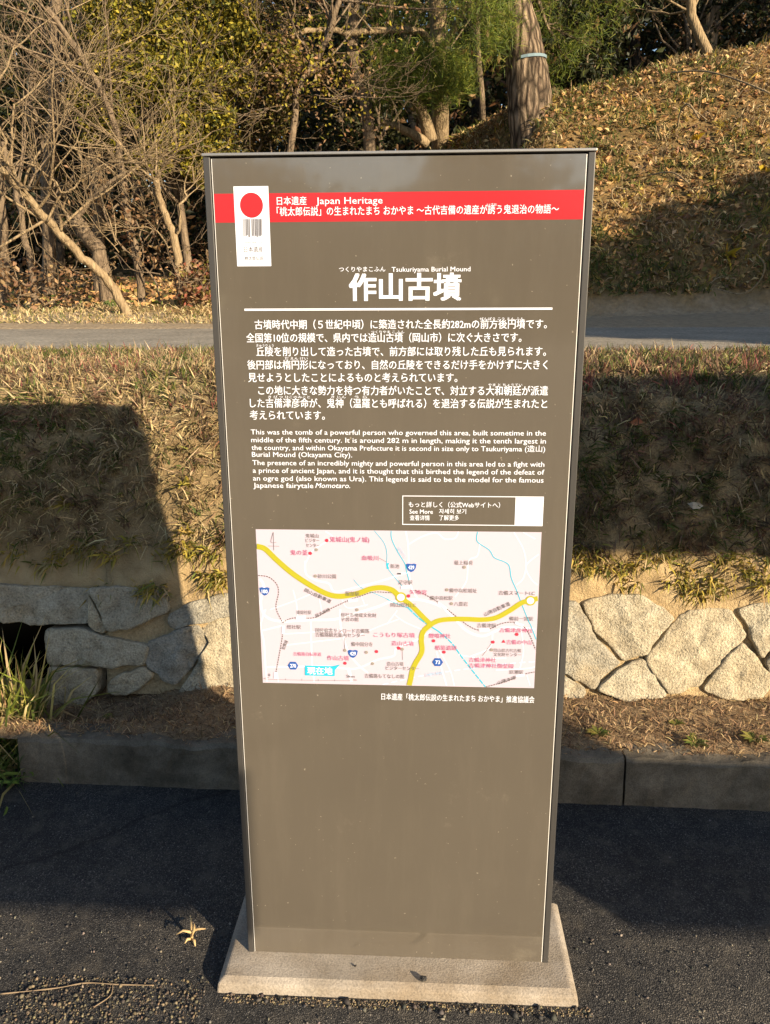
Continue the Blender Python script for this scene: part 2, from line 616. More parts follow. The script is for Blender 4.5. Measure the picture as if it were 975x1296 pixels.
# land beside the bank on both sides, off frame
V, q = grid_mesh(np.array([-60, -30, -10, -3.15]), np.array([0.9, 1.3, 2.2]), lambda x, y: (x, y + (skew(max(x, -4))), {0.9: 0.05, 1.3: 1.1, 2.2: 1.172}[y]))
tag(link_mesh('verge', raw_mesh('verge', V, q), M['bank']), kind='structure')
V, q = grid_mesh(np.array([3.15, 10, 30, 60]), np.array([0.8, 1.3, 2.2]), lambda x, y: (x, y + (skew(min(x, 4))), {0.8: 0.05, 1.3: 1.1, 2.2: 1.172}[y]))
tag(link_mesh('verge', raw_mesh('verge', V, q), M['bank']), kind='structure')

# hill and forest floor beyond the road
ys = np.concatenate([np.linspace(5.02, 14, 110), np.linspace(14.4, 60, 40)])
xs = np.concatenate([np.linspace(-45, -9, 26), np.linspace(-8.8, 9, 130), np.linspace(9.3, 45, 26)])
V, q = grid_mesh(xs, ys, lambda x, y: (x, y, upper_h(x, y) - 0.02 * (1 if y < 5.1 else 0)))


def hill_mat():
    m = M['hill'].copy()
    nt = m.node_tree
    b = nt.nodes['Principled BSDF']
    tc = nt.nodes.new('ShaderNodeTexCoord')
    sp = nt.nodes.new('ShaderNodeSeparateXYZ')
    nt.links.new(tc.outputs['Object'], sp.inputs[0])
    nz, _ = tex(nt, 1.5, 5, 0.6)
    ma = N(nt, 'ShaderNodeMath', operation='ADD')
    nt.links.new(sp.outputs[1], ma.inputs[0])
    nt.links.new(nz, ma.inputs[1])
    mr = N(nt, 'ShaderNodeMapRange')
    mr.inputs[1].default_value = 6.75
    mr.inputs[2].default_value = 7.05
    nt.links.new(ma.outputs[0], mr.inputs[0])
    src = b.inputs['Base Color'].links[0].from_socket
    n2, _ = tex(nt, 20, 6, 0.6)
    dirt = ramp(nt, n2, [(0.3, (0.22, 0.165, 0.11)), (0.7, (0.36, 0.285, 0.19))])
    nt.links.new(mix(nt, mr.outputs[0], dirt, src), b.inputs['Base Color'])
    return m


tag(link_mesh('hill', raw_mesh('hill', V, q, smooth=True), hill_mat()), kind='structure')

# ------------------------------------------------------------------ stone retaining wall
WN = np.array([0.0, -1.0, 0.0])
wp0, wp1 = np.array([0, 0.99, 0.13]), np.array([0, 1.062, 0.47])
up = (wp1 - wp0) / np.linalg.norm(wp1 - wp0)
along = np.array([1, skew(1), 0]) / math.hypot(1, skew(1))
WN = np.cross(along, up)
WN /= np.linalg.norm(WN)
if WN[1] > 0: WN = -WN


def on_wall(px, py): return on_plane(px, py, wp0, WN)


def ZR(X, Y): return (690 + X * 0.4318, 450 + Y * 0.4321)
def ZL(X, Y): return (X * 0.3282, 680 + Y * 0.3283)


stones = []
for pts in ([(20, 715), (96, 728), (136, 815), (214, 897), (135, 968), (58, 928), (20, 922)],
            [(110, 722), (200, 700), (285, 706), (376, 765), (288, 872), (226, 888), (156, 815)],
            [(392, 762), (470, 742), (538, 748), (582, 822), (515, 882), (452, 962), (362, 984), (296, 884)],
            [(232, 902), (286, 886), (352, 990), (250, 1010), (150, 974)],
            [(560, 742), (640, 722), (690, 730), (690, 820), (628, 880), (594, 806)],
            [(520, 890), (578, 838), (655, 945), (640, 995), (540, 1000), (462, 976)],
            [(636, 892), (690, 845), (760, 860), (760, 960), (700, 985), (664, 945)],
            [(20, 930), (56, 936), (118, 975), (100, 1005), (20, 1010)],
            [(700, 735), (800, 730), (850, 800), (800, 850), (700, 835)],
            [(710, 990), (770, 962), (870, 870), (930, 960), (850, 1000)],
            [(860, 790), (960, 730), (1050, 800), (950, 940), (880, 860)]):
    stones.append([ZR(*p) for p in pts])
for pts in ([(-150, 190), (0, 186), (200, 190), (343, 203), (346, 328), (130, 334), (-40, 318), (-150, 310)],
            [(360, 198), (500, 192), (642, 202), (648, 288), (560, 322), (432, 358), (400, 290)],
            [(346, 214), (392, 300), (424, 360), (400, 368), (352, 345)],
            [(186, 352), (300, 352), (395, 372), (566, 412), (566, 484), (400, 494), (204, 488), (188, 430)],
            [(202, 497), (300, 502), (386, 504), (384, 590), (310, 656), (240, 700), (186, 716), (172, 600)],
            [(412, 566), (480, 520), (558, 492), (598, 536), (520, 596), (430, 604)],
            [(576, 402), (650, 370), (758, 336), (820, 386), (740, 505), (676, 562), (606, 522), (572, 482)],
            [(770, 332), (860, 300), (940, 300), (960, 440), (960, 585), (830, 610), (700, 588), (748, 510), (828, 388)],
            [(658, 296), (722, 254), (850, 215), (940, 210), (940, 292), (766, 326), (664, 356)]):
    stones.append([ZL(*p) for p in pts])
# the stretch the sign hides
for pts in ([(318, 760), (380, 748), (420, 790), (372, 838), (322, 820)], [(318, 828), (372, 846), (400, 885), (318, 885)], [(388, 746), (470, 742), (500, 800), (428, 788)],
            [(428, 796), (500, 806), (470, 880), (408, 882), (380, 842)], [(478, 742), (570, 744), (580, 800), (510, 806)], [(508, 812), (580, 808), (560, 880), (480, 880)],
            [(578, 744), (690, 752), (680, 800), (588, 800)], [(588, 808), (690, 806), (692, 870), (640, 884), (570, 880)]):
    stones.append(pts)

wall = empty('retaining_wall', (0, 0.99, 0.12), 'low dry stone retaining wall of pale angular rocks behind the sign at the foot of the bank', 'wall')
bpy.context.view_layer.update()


def make_stone(pts, sd):
    P = [on_wall(*p) for p in pts]
    c = sum(P) / len(P)
    # resample boundary with rounded corners
    bd = []
    n = len(P)
    for i in range(n):
        a, b = P[i], P[(i + 1) % n]
        k = max(2, int(np.linalg.norm(b - a) / 0.014))
        for j in range(k):
            t = (j + 0.5) / k
            bd.append(a + (b - a) * t)
    bd = np.array(bd)
    bd = 0.7 * bd + 0.15 * np.roll(bd, 1, 0) + 0.15 * np.roll(bd, -1, 0)
    size = np.sqrt(np.mean(np.sum((bd - c) ** 2, 1)))
    th = 0.014 + 0.010 * random.random()
    tilt = (random.uniform(-0.12, 0.12), random.uniform(-0.1, 0.1))
    rings = [(1.06, -0.05), (1.055, 0.0), (1.05, 0.6), (1.036, 0.88), (1.0, 0.97), (0.93, 1.0), (0.84, 1.0), (0.74, 1.0), (0.63, 1.0), (0.52, 1.0), (0.40, 1.0), (0.28, 1.0), (0.17, 1.0), (0.06, 1.0)]
    V, m = [], len(bd)
    for (s, d) in rings:
        for p in bd:
            q_ = c + (p - c) * s
            w = noise.fractal(Vector(q_ * 9 + sd), 1.0, 2.0, 5)
            w2 = noise.noise(Vector(q_ * 22 + sd * 2))
            out = d * th if d > 0 else d
            l = q_ - c
            if d > 0: out += min(1, d) * (0.013 * w + 0.006 * w2 + 0.008 * abs(noise.noise(Vector(q_ * 13 - sd))) + tilt[0] * np.dot(l, along) * 0.6 + tilt[1] * np.dot(l, up) * 0.6)
            w3 = noise.noise(Vector(q_ * 55 + sd))
            edge = (p - c) / (np.linalg.norm(p - c) + 1e-6) * (0.008 * w2 + 0.008 * w + 0.004 * w3)
            if d > 0: out += 0.003 * w3 - 0.010 * max(0, w2 - 0.25)
            V.append(q_ + WN * out + edge * min(1, s))
    V.append(c + WN * th * 1.04)
    Q = [(r * m + i, r * m + (i + 1) % m, (r + 1) * m + (i + 1) % m, (r + 1) * m + i) for r in range(len(rings) - 1) for i in range(m)]
    r = (len(rings) - 1) * m
    T = [(r + i, r + (i + 1) % m, len(V) - 1) for i in range(m)]
    V = np.array(V) - np.array(wall.location)
    return raw_mesh('stone', V, Q, T, smooth=True)


for i, s in enumerate(stones):
    link_mesh('stone', make_stone(s, i * 3.7), M['stone'], wall)
# earth packed between the stones (ends at the broken left corner)
xsw = np.linspace(-1.12, 3.0, 150)
zsw = np.linspace(-0.02, 0.42, 24)
V = []
for t in zsw:
    for x in xsw:
        p = wp0 + along * x + up * t
        lim = 0.0 if x > -1.06 else 0.2
        p = p - WN * (0.001 + lim - 0.012 * fbm(x, t, 7, 4, 9.0))
        V.append(p - np.array(wall.location))
nx = len(xsw)
Q = [(j * nx + i, j * nx + i + 1, (j + 1) * nx + i + 1, (j + 1) * nx + i) for j in range(len(zsw) - 1) for i in range(nx - 1)]
link_mesh('earth_fill', raw_mesh('earth_fill', V, Q, smooth=True), M['sand'], wall)

# ------------------------------------------------------------------ the sign
SX, SH = 0.325, 1.639
sign = empty('information_sign', (0, 0, 0), 'tall brown information sign with red header band and map on a concrete footing', 'sign')
# footing: low slab with battered sides
g = Geo()
bx, by0, by1, ft = 0.378, -0.085, 0.185, 0.0
tx, ty0, ty1, tz = 0.362, -0.072, 0.175, 0.030
loop = lambda X, Y0, Y1, Z: [(-X, Y0, Z), (X, Y0, Z), (X, Y1, Z), (-X, Y1, Z)]
g.v = loop(bx, by0, by1, -0.01) + loop(bx - 0.004, by0 + 0.003, by1 - 0.003, 0.022) + loop(tx, ty0 + 0.004, ty1, tz)
g.f = [(0, 1, 5, 4), (1, 2, 6, 5), (2, 3, 7, 6), (3, 0, 4, 7), (4, 5, 9, 8), (5, 6, 10, 9), (6, 7, 11, 10), (7, 4, 8, 11), (8, 9, 10, 11)]
g.build('footing', M['concrete'], sign, bevel=0.004)
for s in (-1, 1):
    g = Geo()
    x0, x1 = sorted((s * SX, s * (SX - 0.0115)))
    g.box(x0, x1, -0.004, 0.055, 0.02, SH)
    g.build('side_post', M['frame'], sign, bevel=0.0012)
g = Geo()
g.box(-SX - 0.0015, SX + 0.0015, -0.007, 0.058, SH + 0.001, SH + 0.0055)
g.build('top_cap', M['cap'], sign, bevel=0.001)
g = Geo()
g.box(-SX + 0.0117, SX - 0.0117, 0.010, 0.052, 0.02, SH)
g.build('inner_core', M['dark'], sign)
g = Geo()
PX = SX - 0.0145
g.box(-PX, PX, -0.0022, 0.009, 0.029, SH - 0.0025)
panel = g.build('face_panel', M['panel'], sign)
for s in (-1, 1):
    g = Geo()
    x0, x1 = sorted((s * PX, s * (PX + 0.0012)))
    g.box(x0 + 0.0001, x1, -0.0020, 0.009, 0.030, SH - 0.003)
    g.build('panel_edge', M['edge'], panel)


def ylayer(k): return -0.0024 - 0.0002 * k


def flat(name, pts, m, parent, k, px=True):
    """flat print on the sign; pts in photo pixels (several loops allowed)"""
    g = Geo()
    loops = pts if isinstance(pts[0], list) else [pts]
    for lp in loops:
        P = [on_sign(*p) for p in lp] if px else lp
        area = sum(a[0] * b[1] - b[0] * a[1] for a, b in zip(P, P[1:] + P[:1]))
        if area < 0: P = P[::-1]
        g.poly([(x, ylayer(k), z) for x, z in P])
    return g.build(name, m, parent)


def rect_on(px0, px1, py0, py1):
    xa, za = on_sign(px0, (py0 + py1) / 2)
    xb, _ = on_sign(px1, (py0 + py1) / 2)
    zt = on_sign((px0 + px1) / 2, py0)[1]
    zb = on_sign((px0 + px1) / 2, py1)[1]
    return [(xa, zb), (xb, zb), (xb, zt), (xa, zt)]


def text_mesh(s, bold=0.0, shear=0.0):
    cu = bpy.data.curves.new('t', 'FONT')
    cu.body = s
    cu.size = 1.0
    cu.resolution_u = 2
    cu.offset = bold
    cu.shear = shear
    cu.fill_mode = 'FRONT'
    o = bpy.data.objects.new('t', cu)
    COL.objects.link(o)
    dg = bpy.context.evaluated_depsgraph_get()
    dg.update()
    me = bpy.data.meshes.new_from_object(o.evaluated_get(dg))
    n = len(me.vertices)
    v = np.zeros(n * 3)
    me.vertices.foreach_get('co', v)
    v = v.reshape(-1, 3)
    f = [tuple(p.vertices) for p in me.polygons]
    bpy.data.objects.remove(o)
    bpy.data.curves.remove(cu)
    bpy.data.meshes.remove(me)
    return v, f


class Lettering:
    def __init__(s, parent=None, name=None, m=None):
        s.v, s.f = [], []
        s.single = (name, m, parent) if parent else None

    def line(s, txt, xl, xr, yc, h, bold=0.0, k=2, shear=0.0, yr=None, em=None, ang=None):
        """txt spread from photo x xl to xr, centred on photo y yc; h = height of a full glyph in photo pixels"""
        v, f = text_mesh(txt, 0.0, shear)
        if len(v) == 0: return
        x0, z0 = on_sign(xl, yc)
        x1, z1 = on_sign(xr, yc if yr is None else yr)
        if yr is None: z1 = z0
        za = on_sign(xl, yc - h / 2)[1]
        zb = on_sign(xl, yc + h / 2)[1]
        emh = (za - zb) / (0.90 if em is None else em)
        mn, mx = v[:, 0].min(), v[:, 0].max()
        base = 0.34 if em is None else em / 2          # optical centre of a glyph above the baseline
        L = math.hypot(x1 - x0, z1 - z0)
        ca, sa = (x1 - x0) / L, (z1 - z0) / L
        u = (v[:, 0] - mn) / (mx - mn) * L
        w = (v[:, 1] - base) * emh
        e = bold * emh * 0.9
        offs = [(0, 0)] if bold <= 0 else ([(-e, 0), (e, 0)] if bold < 0.02 else [(-e, -e * .6), (e, -e * .6), (-e, e * .6), (e, e * .6)])
        for j, (du, dw) in enumerate(offs):
            P = np.stack([x0 + (u + du) * ca - (w + dw) * sa, np.full(len(u), ylayer(k) - 0.00002 * j), z0 + (u + du) * sa + (w + dw) * ca], 1)
            b = len(s.v)
            s.v += [tuple(p) for p in P]
            s.f += [tuple(b + i for i in q) for q in f]
        if s.single:
            nm, m, par = s.single
            s.build(nm, m, par)
            s.v, s.f = [], []

    def build(s, name, m, parent):
        me = bpy.data.meshes.new(name)
        me.from_pydata(s.v, [], s.f)
        me.update()
        return link_mesh(name, me, m, parent)


LAT = 0.70     # cap height of latin lettering

# header
x0, zt = on_sign(500, 243)
_, zb = on_sign(500, 280)
flat('red_band', [(-PX + 0.0002, zb), (PX - 0.0002, zb), (PX - 0.0002, zt), (-PX + 0.0002, zt)], M['print_red'], panel, 0, px=False)
flat('emblem_label', rect_on(298.5, 342, 236, 337), M['print_white'], panel, 1, px=False)
cx, cz = on_sign(319, 260)
rr = on_sign(333.6, 260)[0] - cx
flat('emblem_disc', [(cx + rr * math.cos(a), cz + rr * 1.02 * math.sin(a)) for a in np.linspace(0, 2 * math.pi, 40, endpoint=False)], M['print_red'], panel, 2, px=False)
bars = []
xx = 308.5
while xx < 332.2:
    w = random.uniform(0.6, 1.5)
    if not (316.8 < xx < 318.5):
        bars.append([(xx, 277.3), (xx + w, 277.3), (xx + w + 0.4, 301 - random.uniform(0, 3.5)), (xx + 0.4, 301 - random.uniform(0, 3))])
    xx += w + random.uniform(0.25, 0.8)
bars.append([(308.5, 286), (316.3, 285), (316.8, 287.5), (309, 289.5)])
bars.append([(319, 283), (332, 284), (332.2, 287), (319.2, 288.5)])
flat('emblem_strokes', bars[:-2], M['ink'], panel, 2)
t = Lettering()
t.line('JAPAN HERITAGE', 310, 333, 307.4, 2.4, em=LAT, k=2)
t.line('日本遺産', 309.5, 333.5, 316, 7.2, k=2, bold=0.012)
t.line('桃太郎伝説', 310.5, 333.8, 327.2, 5.2, bold=0.01, k=2)
t.build('emblem_lettering', M['ink'], panel)
t = Lettering()
t.line('日本遺産', 351, 388.5, 255, 10.5, bold=0.006)
t.line('Japan Heritage', 400.5, 484.5, 254.3, 8.6, em=LAT)
t.line('「桃太郎伝説」の生まれたまち おかやま 〜古代吉備の遺産が誘う鬼退治の物語〜', 351, 707, 268.5, 11.2, bold=0.006)
t.line('いざな', 616.5, 629, 259.2, 3.2)
t.build('header_lettering', M['print_white'], panel)
# title
t = Lettering()
t.line('つくりやまこふん', 429.5, 488, 341.2, 6.6, bold=0.006)
t.line('Tsukuriyama Burial Mound', 496, 595.5, 341, 6.0, em=LAT, bold=0.004)
t.line('作山古墳', 443, 583, 365, 33, bold=0.034)
t.build('title_lettering', M['print_white'], panel)
flat('title_rule', rect_on(310, 699, 390, 392.6), M['print_white'], panel, 1, px=False)
# body text
t = Lettering()
for (s, a, b, y) in (('古墳時代中期（５世紀中頃）に築造された全長約282mの前方後円墳です。', 323, 692, 411.3),
                     ('全国第10位の規模で、県内では造山古墳（岡山市）に次ぐ大きさです。', 312.5, 660, 428),
                     ('丘陵を削り出して造った古墳で、前方部には取り残した丘も見られます。', 325, 691, 445.3),
                     ('後円部は楕円形になっており、自然の丘陵をできるだけ手をかけずに大きく', 313.8, 693, 462),
                     ('見せようとしたことによるものと考えられています。', 314.8, 579, 478),
                     ('この地に大きな勢力を持つ有力者がいたことで、対立する大和朝廷が派遣', 327.5, 693.5, 494.3),
                     ('した吉備津彦命が、鬼神（温羅とも呼ばれる）を退治する伝説が生まれたと', 317, 692.5, 510.3),
                     ('考えられています。', 316.8, 411.5, 525.5)):
    t.line(s, a, b, y, 11.6, bold=0.010)
for (s, a, b, y) in (('ぜんぽう こう えん ふん', 607, 663, 403.6), ('つくりやま こ ふん', 470, 512, 420.2), ('きゅうりょう', 325, 347, 437.3), ('だ えん けい', 361, 390, 453.6),
                     ('やま と ちょうてい', 618, 661, 487), ('き び つ ひこのみこと', 340, 393, 502.3), ('き じん', 419.5, 438, 502.3), ('う ら', 449, 465, 502.3)):
    t.line(s, a, b, y, 3.6, bold=0.006)
t.build('japanese_lettering', M['print_white'], panel)
t = Lettering()
for (s, a, b, y) in (('This was the tomb of a powerful person who governed this area, built sometime in the', 318, 691, 546.3),
                     ('middle of the fifth century. It is around 282 m in length, making it the tenth largest in', 318.5, 691, 556.2),
                     ('the country, and within Okayama Prefecture it is second in size only to Tsukuriyama (造山)', 319, 690, 566),
                     ('Burial Mound (Okayama City).', 319.5, 446, 574.6),
                     ('The presence of an incredibly mighty and powerful person in this area led to a fight with', 320, 689, 585),
                     ('a prince of ancient Japan, and it is thought that this birthed the legend of the defeat of', 320.5, 689, 594.8),
                     ('an ogre god (also known as Ura). This legend is said to be the model for the famous', 320.8, 688, 604.6),
                     ('Japanese fairytale', 321.3, 397, 613.6)):
    t.line(s, a, b, y, 6.3, em=LAT, bold=0.005)
t.line('Momotaro.', 399.5, 443.5, 613.8, 6.3, em=LAT, bold=0.005, shear=0.25)
t.build('english_lettering', M['print_white'], panel)
# link box (the square where the code stands is left blank)
bxr = rect_on(509.5, 687.5, 627.5, 664.5)
(bx0, bz0), (bx1, bz1) = bxr[0], bxr[2]
e = 0.0014
flat('link_box', [[(bx0, bz0), (bx1, bz0), (bx1, bz0 + e), (bx0, bz0 + e)], [(bx0, bz1 - e), (bx1, bz1 - e), (bx1, bz1), (bx0, bz1)],
                  [(bx0, bz0 + e), (bx0 + e, bz0 + e), (bx0 + e, bz1 - e), (bx0, bz1 - e)]], M['print_white'], panel, 1, px=False)
sq = rect_on(652, 687.4, 629.5, 664)
flat('blank_square', [(sq[0][0], bz0 + e), (bx1, bz0 + e), (bx1, bz1 - e), (sq[0][0], bz1 - e)], M['print_white'], panel, 1, px=False)
t = Lettering()
t.line('もっと詳しく（公式Webサイトへ）', 517.5, 633, 638.2, 7.0, bold=0.008)
t.line('See More', 518.5, 548, 646.8, 5.4, em=LAT, bold=0.01)
t.line('자세히 보기', 556, 590, 646.8, 6.4, bold=0.008)
t.line('查看详情', 519, 544, 655, 6.4, bold=0.008)
t.line('了解更多', 556, 581, 655, 6.4, bold=0.008)
t.build('link_lettering', M['print_white'], panel)
t = Lettering()
t.line('日本遺産「桃太郎伝説の生まれたまち おかやま」推進協議会', 483, 676.5, 881, 8.2, bold=0.008)
t.build('footer_lettering', M['print_white'], panel)

# map
mtl, mtr, mbl, mbr = on_sign(324.4, 668.5), on_sign(685.4, 674), on_sign(333, 863), on_sign(676, 870.5)
mx0, mx1 = (mtl[0] + mbl[0]) / 2, (mtr[0] + mbr[0]) / 2
mz1, mz0 = (mtl[1] + mtr[1]) / 2, (mbl[1] + mbr[1]) / 2
g = Geo()
g.poly([(mx0, ylayer(0), mz0), (mx1, ylayer(0), mz0), (mx1, ylayer(0), mz1), (mx0, ylayer(0), mz1)])
mp = g.build('map_sheet', M['print_pink'], sign)


def A(X, Y): return (310 + X * 0.2051, 660 + Y * 0.2051)
def B(X, Y): return (490 + X * 0.2154, 660 + Y * 0.2154)


def clipm(p):
    return (min(max(p[0], mx0 + 0.0005), mx1 - 0.0005), min(max(p[1], mz0 + 0.0005), mz1 - 0.0005))


def smooth_path(P, n=6):
    P = [np.array(p) for p in P]
    if len(P) < 3: return P
    out = []
    for i in range(len(P) - 1):
        p0, p1, p2, p3 = P[max(i - 1, 0)], P[i], P[i + 1], P[min(i + 2, len(P) - 1)]
        for j in range(n):
            t = j / n
            out.append(0.5 * ((2 * p1) + (-p0 + p2) * t + (2 * p0 - 5 * p1 + 4 * p2 - p3) * t * t + (-p0 + 3 * p1 - 3 * p2 + p3) * t ** 3))
    out.append(P[-1])
    return out


class MapLines:
    def __init__(s, k): s.g, s.k = Geo(), k

    def line(s, pts, w, dash=None):
        """pts: photo pixels, w: width in metres"""
        s.k += 0.05
        P = smooth_path([clipm(on_sign(*p)) for p in pts], 7)
        P = [np.array(clipm(p)) for p in P]
        nn = len(P)
        nr = []
        for i in range(nn):
            d = P[min(i + 1, nn - 1)] - P[max(i - 1, 0)]
            d = d / (np.linalg.norm(d) + 1e-9)
            nr.append(np.array([-d[1], d[0]]))
        if dash is None:
            b = len(s.g.v)
            for p, n_ in zip(P, nr):
                for sg in (-1, 1):
                    q = clipm(p + n_ * w / 2 * sg)
                    s.g.v.append((q[0], ylayer(s.k), q[1]))
            for i in range(nn - 1):
                s.g.f.append((b + 2 * i, b + 2 * i + 2, b + 2 * i + 3, b + 2 * i + 1))
        else:
            on, off = dash
            seg = [np.linalg.norm(P[i + 1] - P[i]) for i in range(nn - 1)]
            cum = np.concatenate([[0], np.cumsum(seg)])
            d0 = 0
            xy = np.array(P)
            while d0 < cum[-1]:
                d1 = min(d0 + on, cum[-1])
                a = np.array([np.interp(d0, cum, xy[:, 0]), np.interp(d0, cum, xy[:, 1])])
                c = np.array([np.interp(d1, cum, xy[:, 0]), np.interp(d1, cum, xy[:, 1])])
                d = c - a
                L = np.linalg.norm(d)
                if L > 1e-6:
                    n_ = np.array([-d[1], d[0]]) / L * w / 2
                    s.g.poly([(q[0], ylayer(s.k), q[1]) for q in (clipm(a - n_), clipm(c - n_), clipm(c + n_), clipm(a + n_))])
                d0 += on + off

    def dot(s, p, r, n=20, start=0.0):
        x, z = clipm(on_sign(*p))
        s.k += 0.05
        s.g.poly([(x + r * math.cos(a + start), ylayer(s.k), z + r * math.sin(a + start)) for a in np.linspace(0, 2 * math.pi, n, endpoint=False)])

    def build(s, name, m): return s.g.build(name, m, mp)

    def each(s, name, m):
        """every face an object of its own (dots, station boxes)"""
        for f in s.g.f:
            g = Geo()
            g.poly([s.g.v[i] for i in f])
            g.build(name, m, mp)


ml = MapLines(0.3)
for pts, w in (([A(0, 0)] and [A(95, 350), A(120, 400), A(100, 500), A(130, 580), A(220, 612), A(400, 605), A(560, 600), A(700, 560), A(830, 520), B(20, 470), B(150, 455), B(230, 465), B(320, 500), B(400, 570), B(470, 640), B(560, 670), B(640, 640), B(700, 620), B(870, 630)], 0.0042),
               ([A(590, 540), A(595, 650), A(640, 800), A(700, 880), A(760, 930)], 0.003), ([A(110, 670), A(230, 640)], 0.0025),
               ([A(130, 895), A(300, 893), A(500, 890), A(680, 905), A(820, 850), A(920, 825), B(60, 740), B(180, 690), B(260, 640)], 0.003),
               ([A(130, 540), A(100, 640), A(120, 740), A(130, 890), A(140, 985)], 0.0025), ([A(408, 600), A(412, 740), A(418, 890), A(430, 985)], 0.0025),
               ([A(250, 690), A(420, 680), A(600, 660)], 0.0018), ([A(250, 760), A(420, 740), A(590, 720)], 0.0018), ([A(330, 600), A(320, 500), A(300, 420)], 0.0015),
               ([A(480, 560), A(460, 470)], 0.0015), ([A(160, 540), A(300, 490), A(420, 440)], 0.0015), ([A(375, 240), A(380, 320), A(440, 360), A(520, 380), A(560, 430), A(700, 400), A(820, 370), A(960, 325), B(60, 305), B(130, 300)], 0.0030),
               ([A(380, 250), A(410, 190), A(460, 150), A(540, 95), A(500, 60)], 0.002), ([B(110, 55), B(125, 140), B(130, 300), B(150, 400), B(190, 460)], 0.0025), ([B(130, 130), B(210, 85), B(290, 65), B(340, 100), B(400, 95), B(420, 55)], 0.002),
               ([B(545, 130), B(530, 200), B(480, 230), B(465, 350), B(400, 440)], 0.002), ([B(745, 60), B(800, 160), B(815, 250), B(800, 330), B(760, 370)], 0.002), ([B(890, 190), B(815, 260), B(850, 340), B(885, 370)], 0.002), ([B(800, 60), B(870, 100)], 0.002),
               ([B(60, 520), B(0, 600)], 0.0016), ([B(290, 760), B(320, 860), B(350, 960)], 0.0025), ([B(300, 740), B(370, 870), B(395, 960)], 0.0018), ([B(490, 790), B(600, 740), B(620, 660)], 0.0025), ([B(640, 870), B(820, 860), B(870, 850)], 0.002),
               ([B(790, 640), B(800, 760), B(780, 860)], 0.002), ([B(420, 780), B(560, 800), B(700, 800)], 0.0018), ([B(40, 540), B(110, 590), B(230, 640)], 0.0016), ([A(700, 700), A(840, 640), A(950, 600)], 0.0015), ([A(640, 900), A(660, 985)], 0.006),
               ([B(820, 900), B(840, 960)], 0.0018), ([A(720, 460), A(745, 520)], 0.0015), ([A(600, 480), A(640, 530), A(760, 510)], 0.0015), ([A(200, 930), A(210, 985)], 0.002)):
    ml.line(pts, w)
ml.build('map_streets', M['map_white'])
ml = MapLines(2)
C_ = 0.0016
ml.line([B(25, 50), B(28, 100), B(60, 170), B(105, 245), B(115, 290), B(130, 345)], C_)
ml.line([A(800, 45), A(860, 130), A(878, 200), A(876, 270), A(900, 310), A(945, 365), A(975, 400)], 0.0012)
ml.line([B(532, 55), B(530, 115), B(600, 165), B(630, 210), B(690, 235), B(718, 260), B(730, 330), B(760, 400), B(790, 480), B(830, 580), B(845, 610), B(878, 690)], C_)
ml.line([A(672, 355), A(720, 405), A(800, 440), A(890, 480)], 0.0012)
ml.line([B(120, 500), B(200, 575), B(300, 640)], 0.0026, (0.014, 0.0015))
ml.line([B(300, 640), B(380, 710), B(430, 780), B(500, 870), B(578, 972)], 0.0026, (0.011, 0.002))
ml.line([B(0, 455), B(60, 480), B(120, 505)], 0.0012)
ml.g.poly([(p[0], ylayer(2), p[1]) for p in [clipm(on_sign(*A(x, y))) for x, y in ((876, 290), (876, 255), (892, 252), (885, 272), (892, 288))][::-1]])
ml.build('map_rivers', M['map_cyan'])
ml = MapLines(3)
DK = (0.0034, 0.0017)
for pts in ([A(85, 330), A(150, 340), A(200, 385), A(210, 440), A(195, 530), A(235, 620)], [A(235, 620), A(300, 592), A(430, 590), A(520, 540), A(640, 485), A(720, 455), A(800, 432), A(905, 437)],
            [A(236, 640), A(232, 720), A(190, 950)], [B(165, 400), B(240, 435), B(300, 470), B(350, 510), B(420, 565), B(480, 610), B(540, 635), B(610, 625), B(660, 600), B(720, 588), B(780, 596), B(830, 650), B(872, 748)],
            [B(580, 968), B(700, 935), B(800, 895), B(866, 880)]):
    ml.line(pts, 0.0019, DK)
ml.line([A(152, 958), A(155, 970), A(655, 978), A(656, 966)], 0.0007)
for i in range(1, 5):
    ml.line([A(152 + i * 101, 962 + i * 2), A(152 + i * 101, 973 + i * 2)], 0.0006)
ml.line([A(615, 715), A(618, 785)], 0.0006)
ml.line([A(830, 222), A(872, 246)], 0.0006)
ml.line([B(90, 750), B(92, 810)], 0.0006)
ml.line([B(620, 706), B(560, 785)], 0.0006)
ml.line([A(178, 62), A(181, 175)], 0.0007)
ml.line([A(146, 148), A(215, 150)], 0.0007)
ml.line([A(176, 68), A(164, 124), A(196, 126)], 0.0007)
ml.build('map_railways', M['map_dark'])
ml = MapLines(2)
ml.line([A(850, 1003), B(100, 925), B(220, 900), B(400, 872), B(600, 845), B(750, 828), B(866, 820)], 0.0022, (0.012, 0.006))
ml.build('map_fast_railway', M['map_pale'])
ml = MapLines(4)
GW = 0.0105
ml.line([A(60, 150), A(90, 153), A(130, 168), A(200, 235), A(300, 320), A(420, 398), A(520, 447), A(600, 458), A(700, 440), A(780, 412), A(850, 405), A(910, 420), A(950, 455), B(82, 442)], GW)
ml.line([B(82, 442), B(150, 495), B(210, 555), B(258, 602)], GW * 0.9)
ml.line([B(258, 602), B(215, 640), B(202, 690), B(205, 760), B(170, 825), B(150, 870), B(140, 920), B(130, 970)], GW * 0.95)
ml.line([B(240, 612), B(300, 580), B(380, 570), B(470, 570), B(560, 573), B(640, 562), B(720, 520), B(790, 475), B(842, 462), B(900, 448)], GW * 0.92)
ml.dot(B(82, 442), 0.0105, 28)
ml.dot(B(842, 462), 0.0098, 28)
ml.build('map_expressway', M['map_green'])
ml = MapLines(5)
ml.dot(B(82, 442), 0.0072, 28)
ml.dot(B(842, 462), 0.0068, 28)


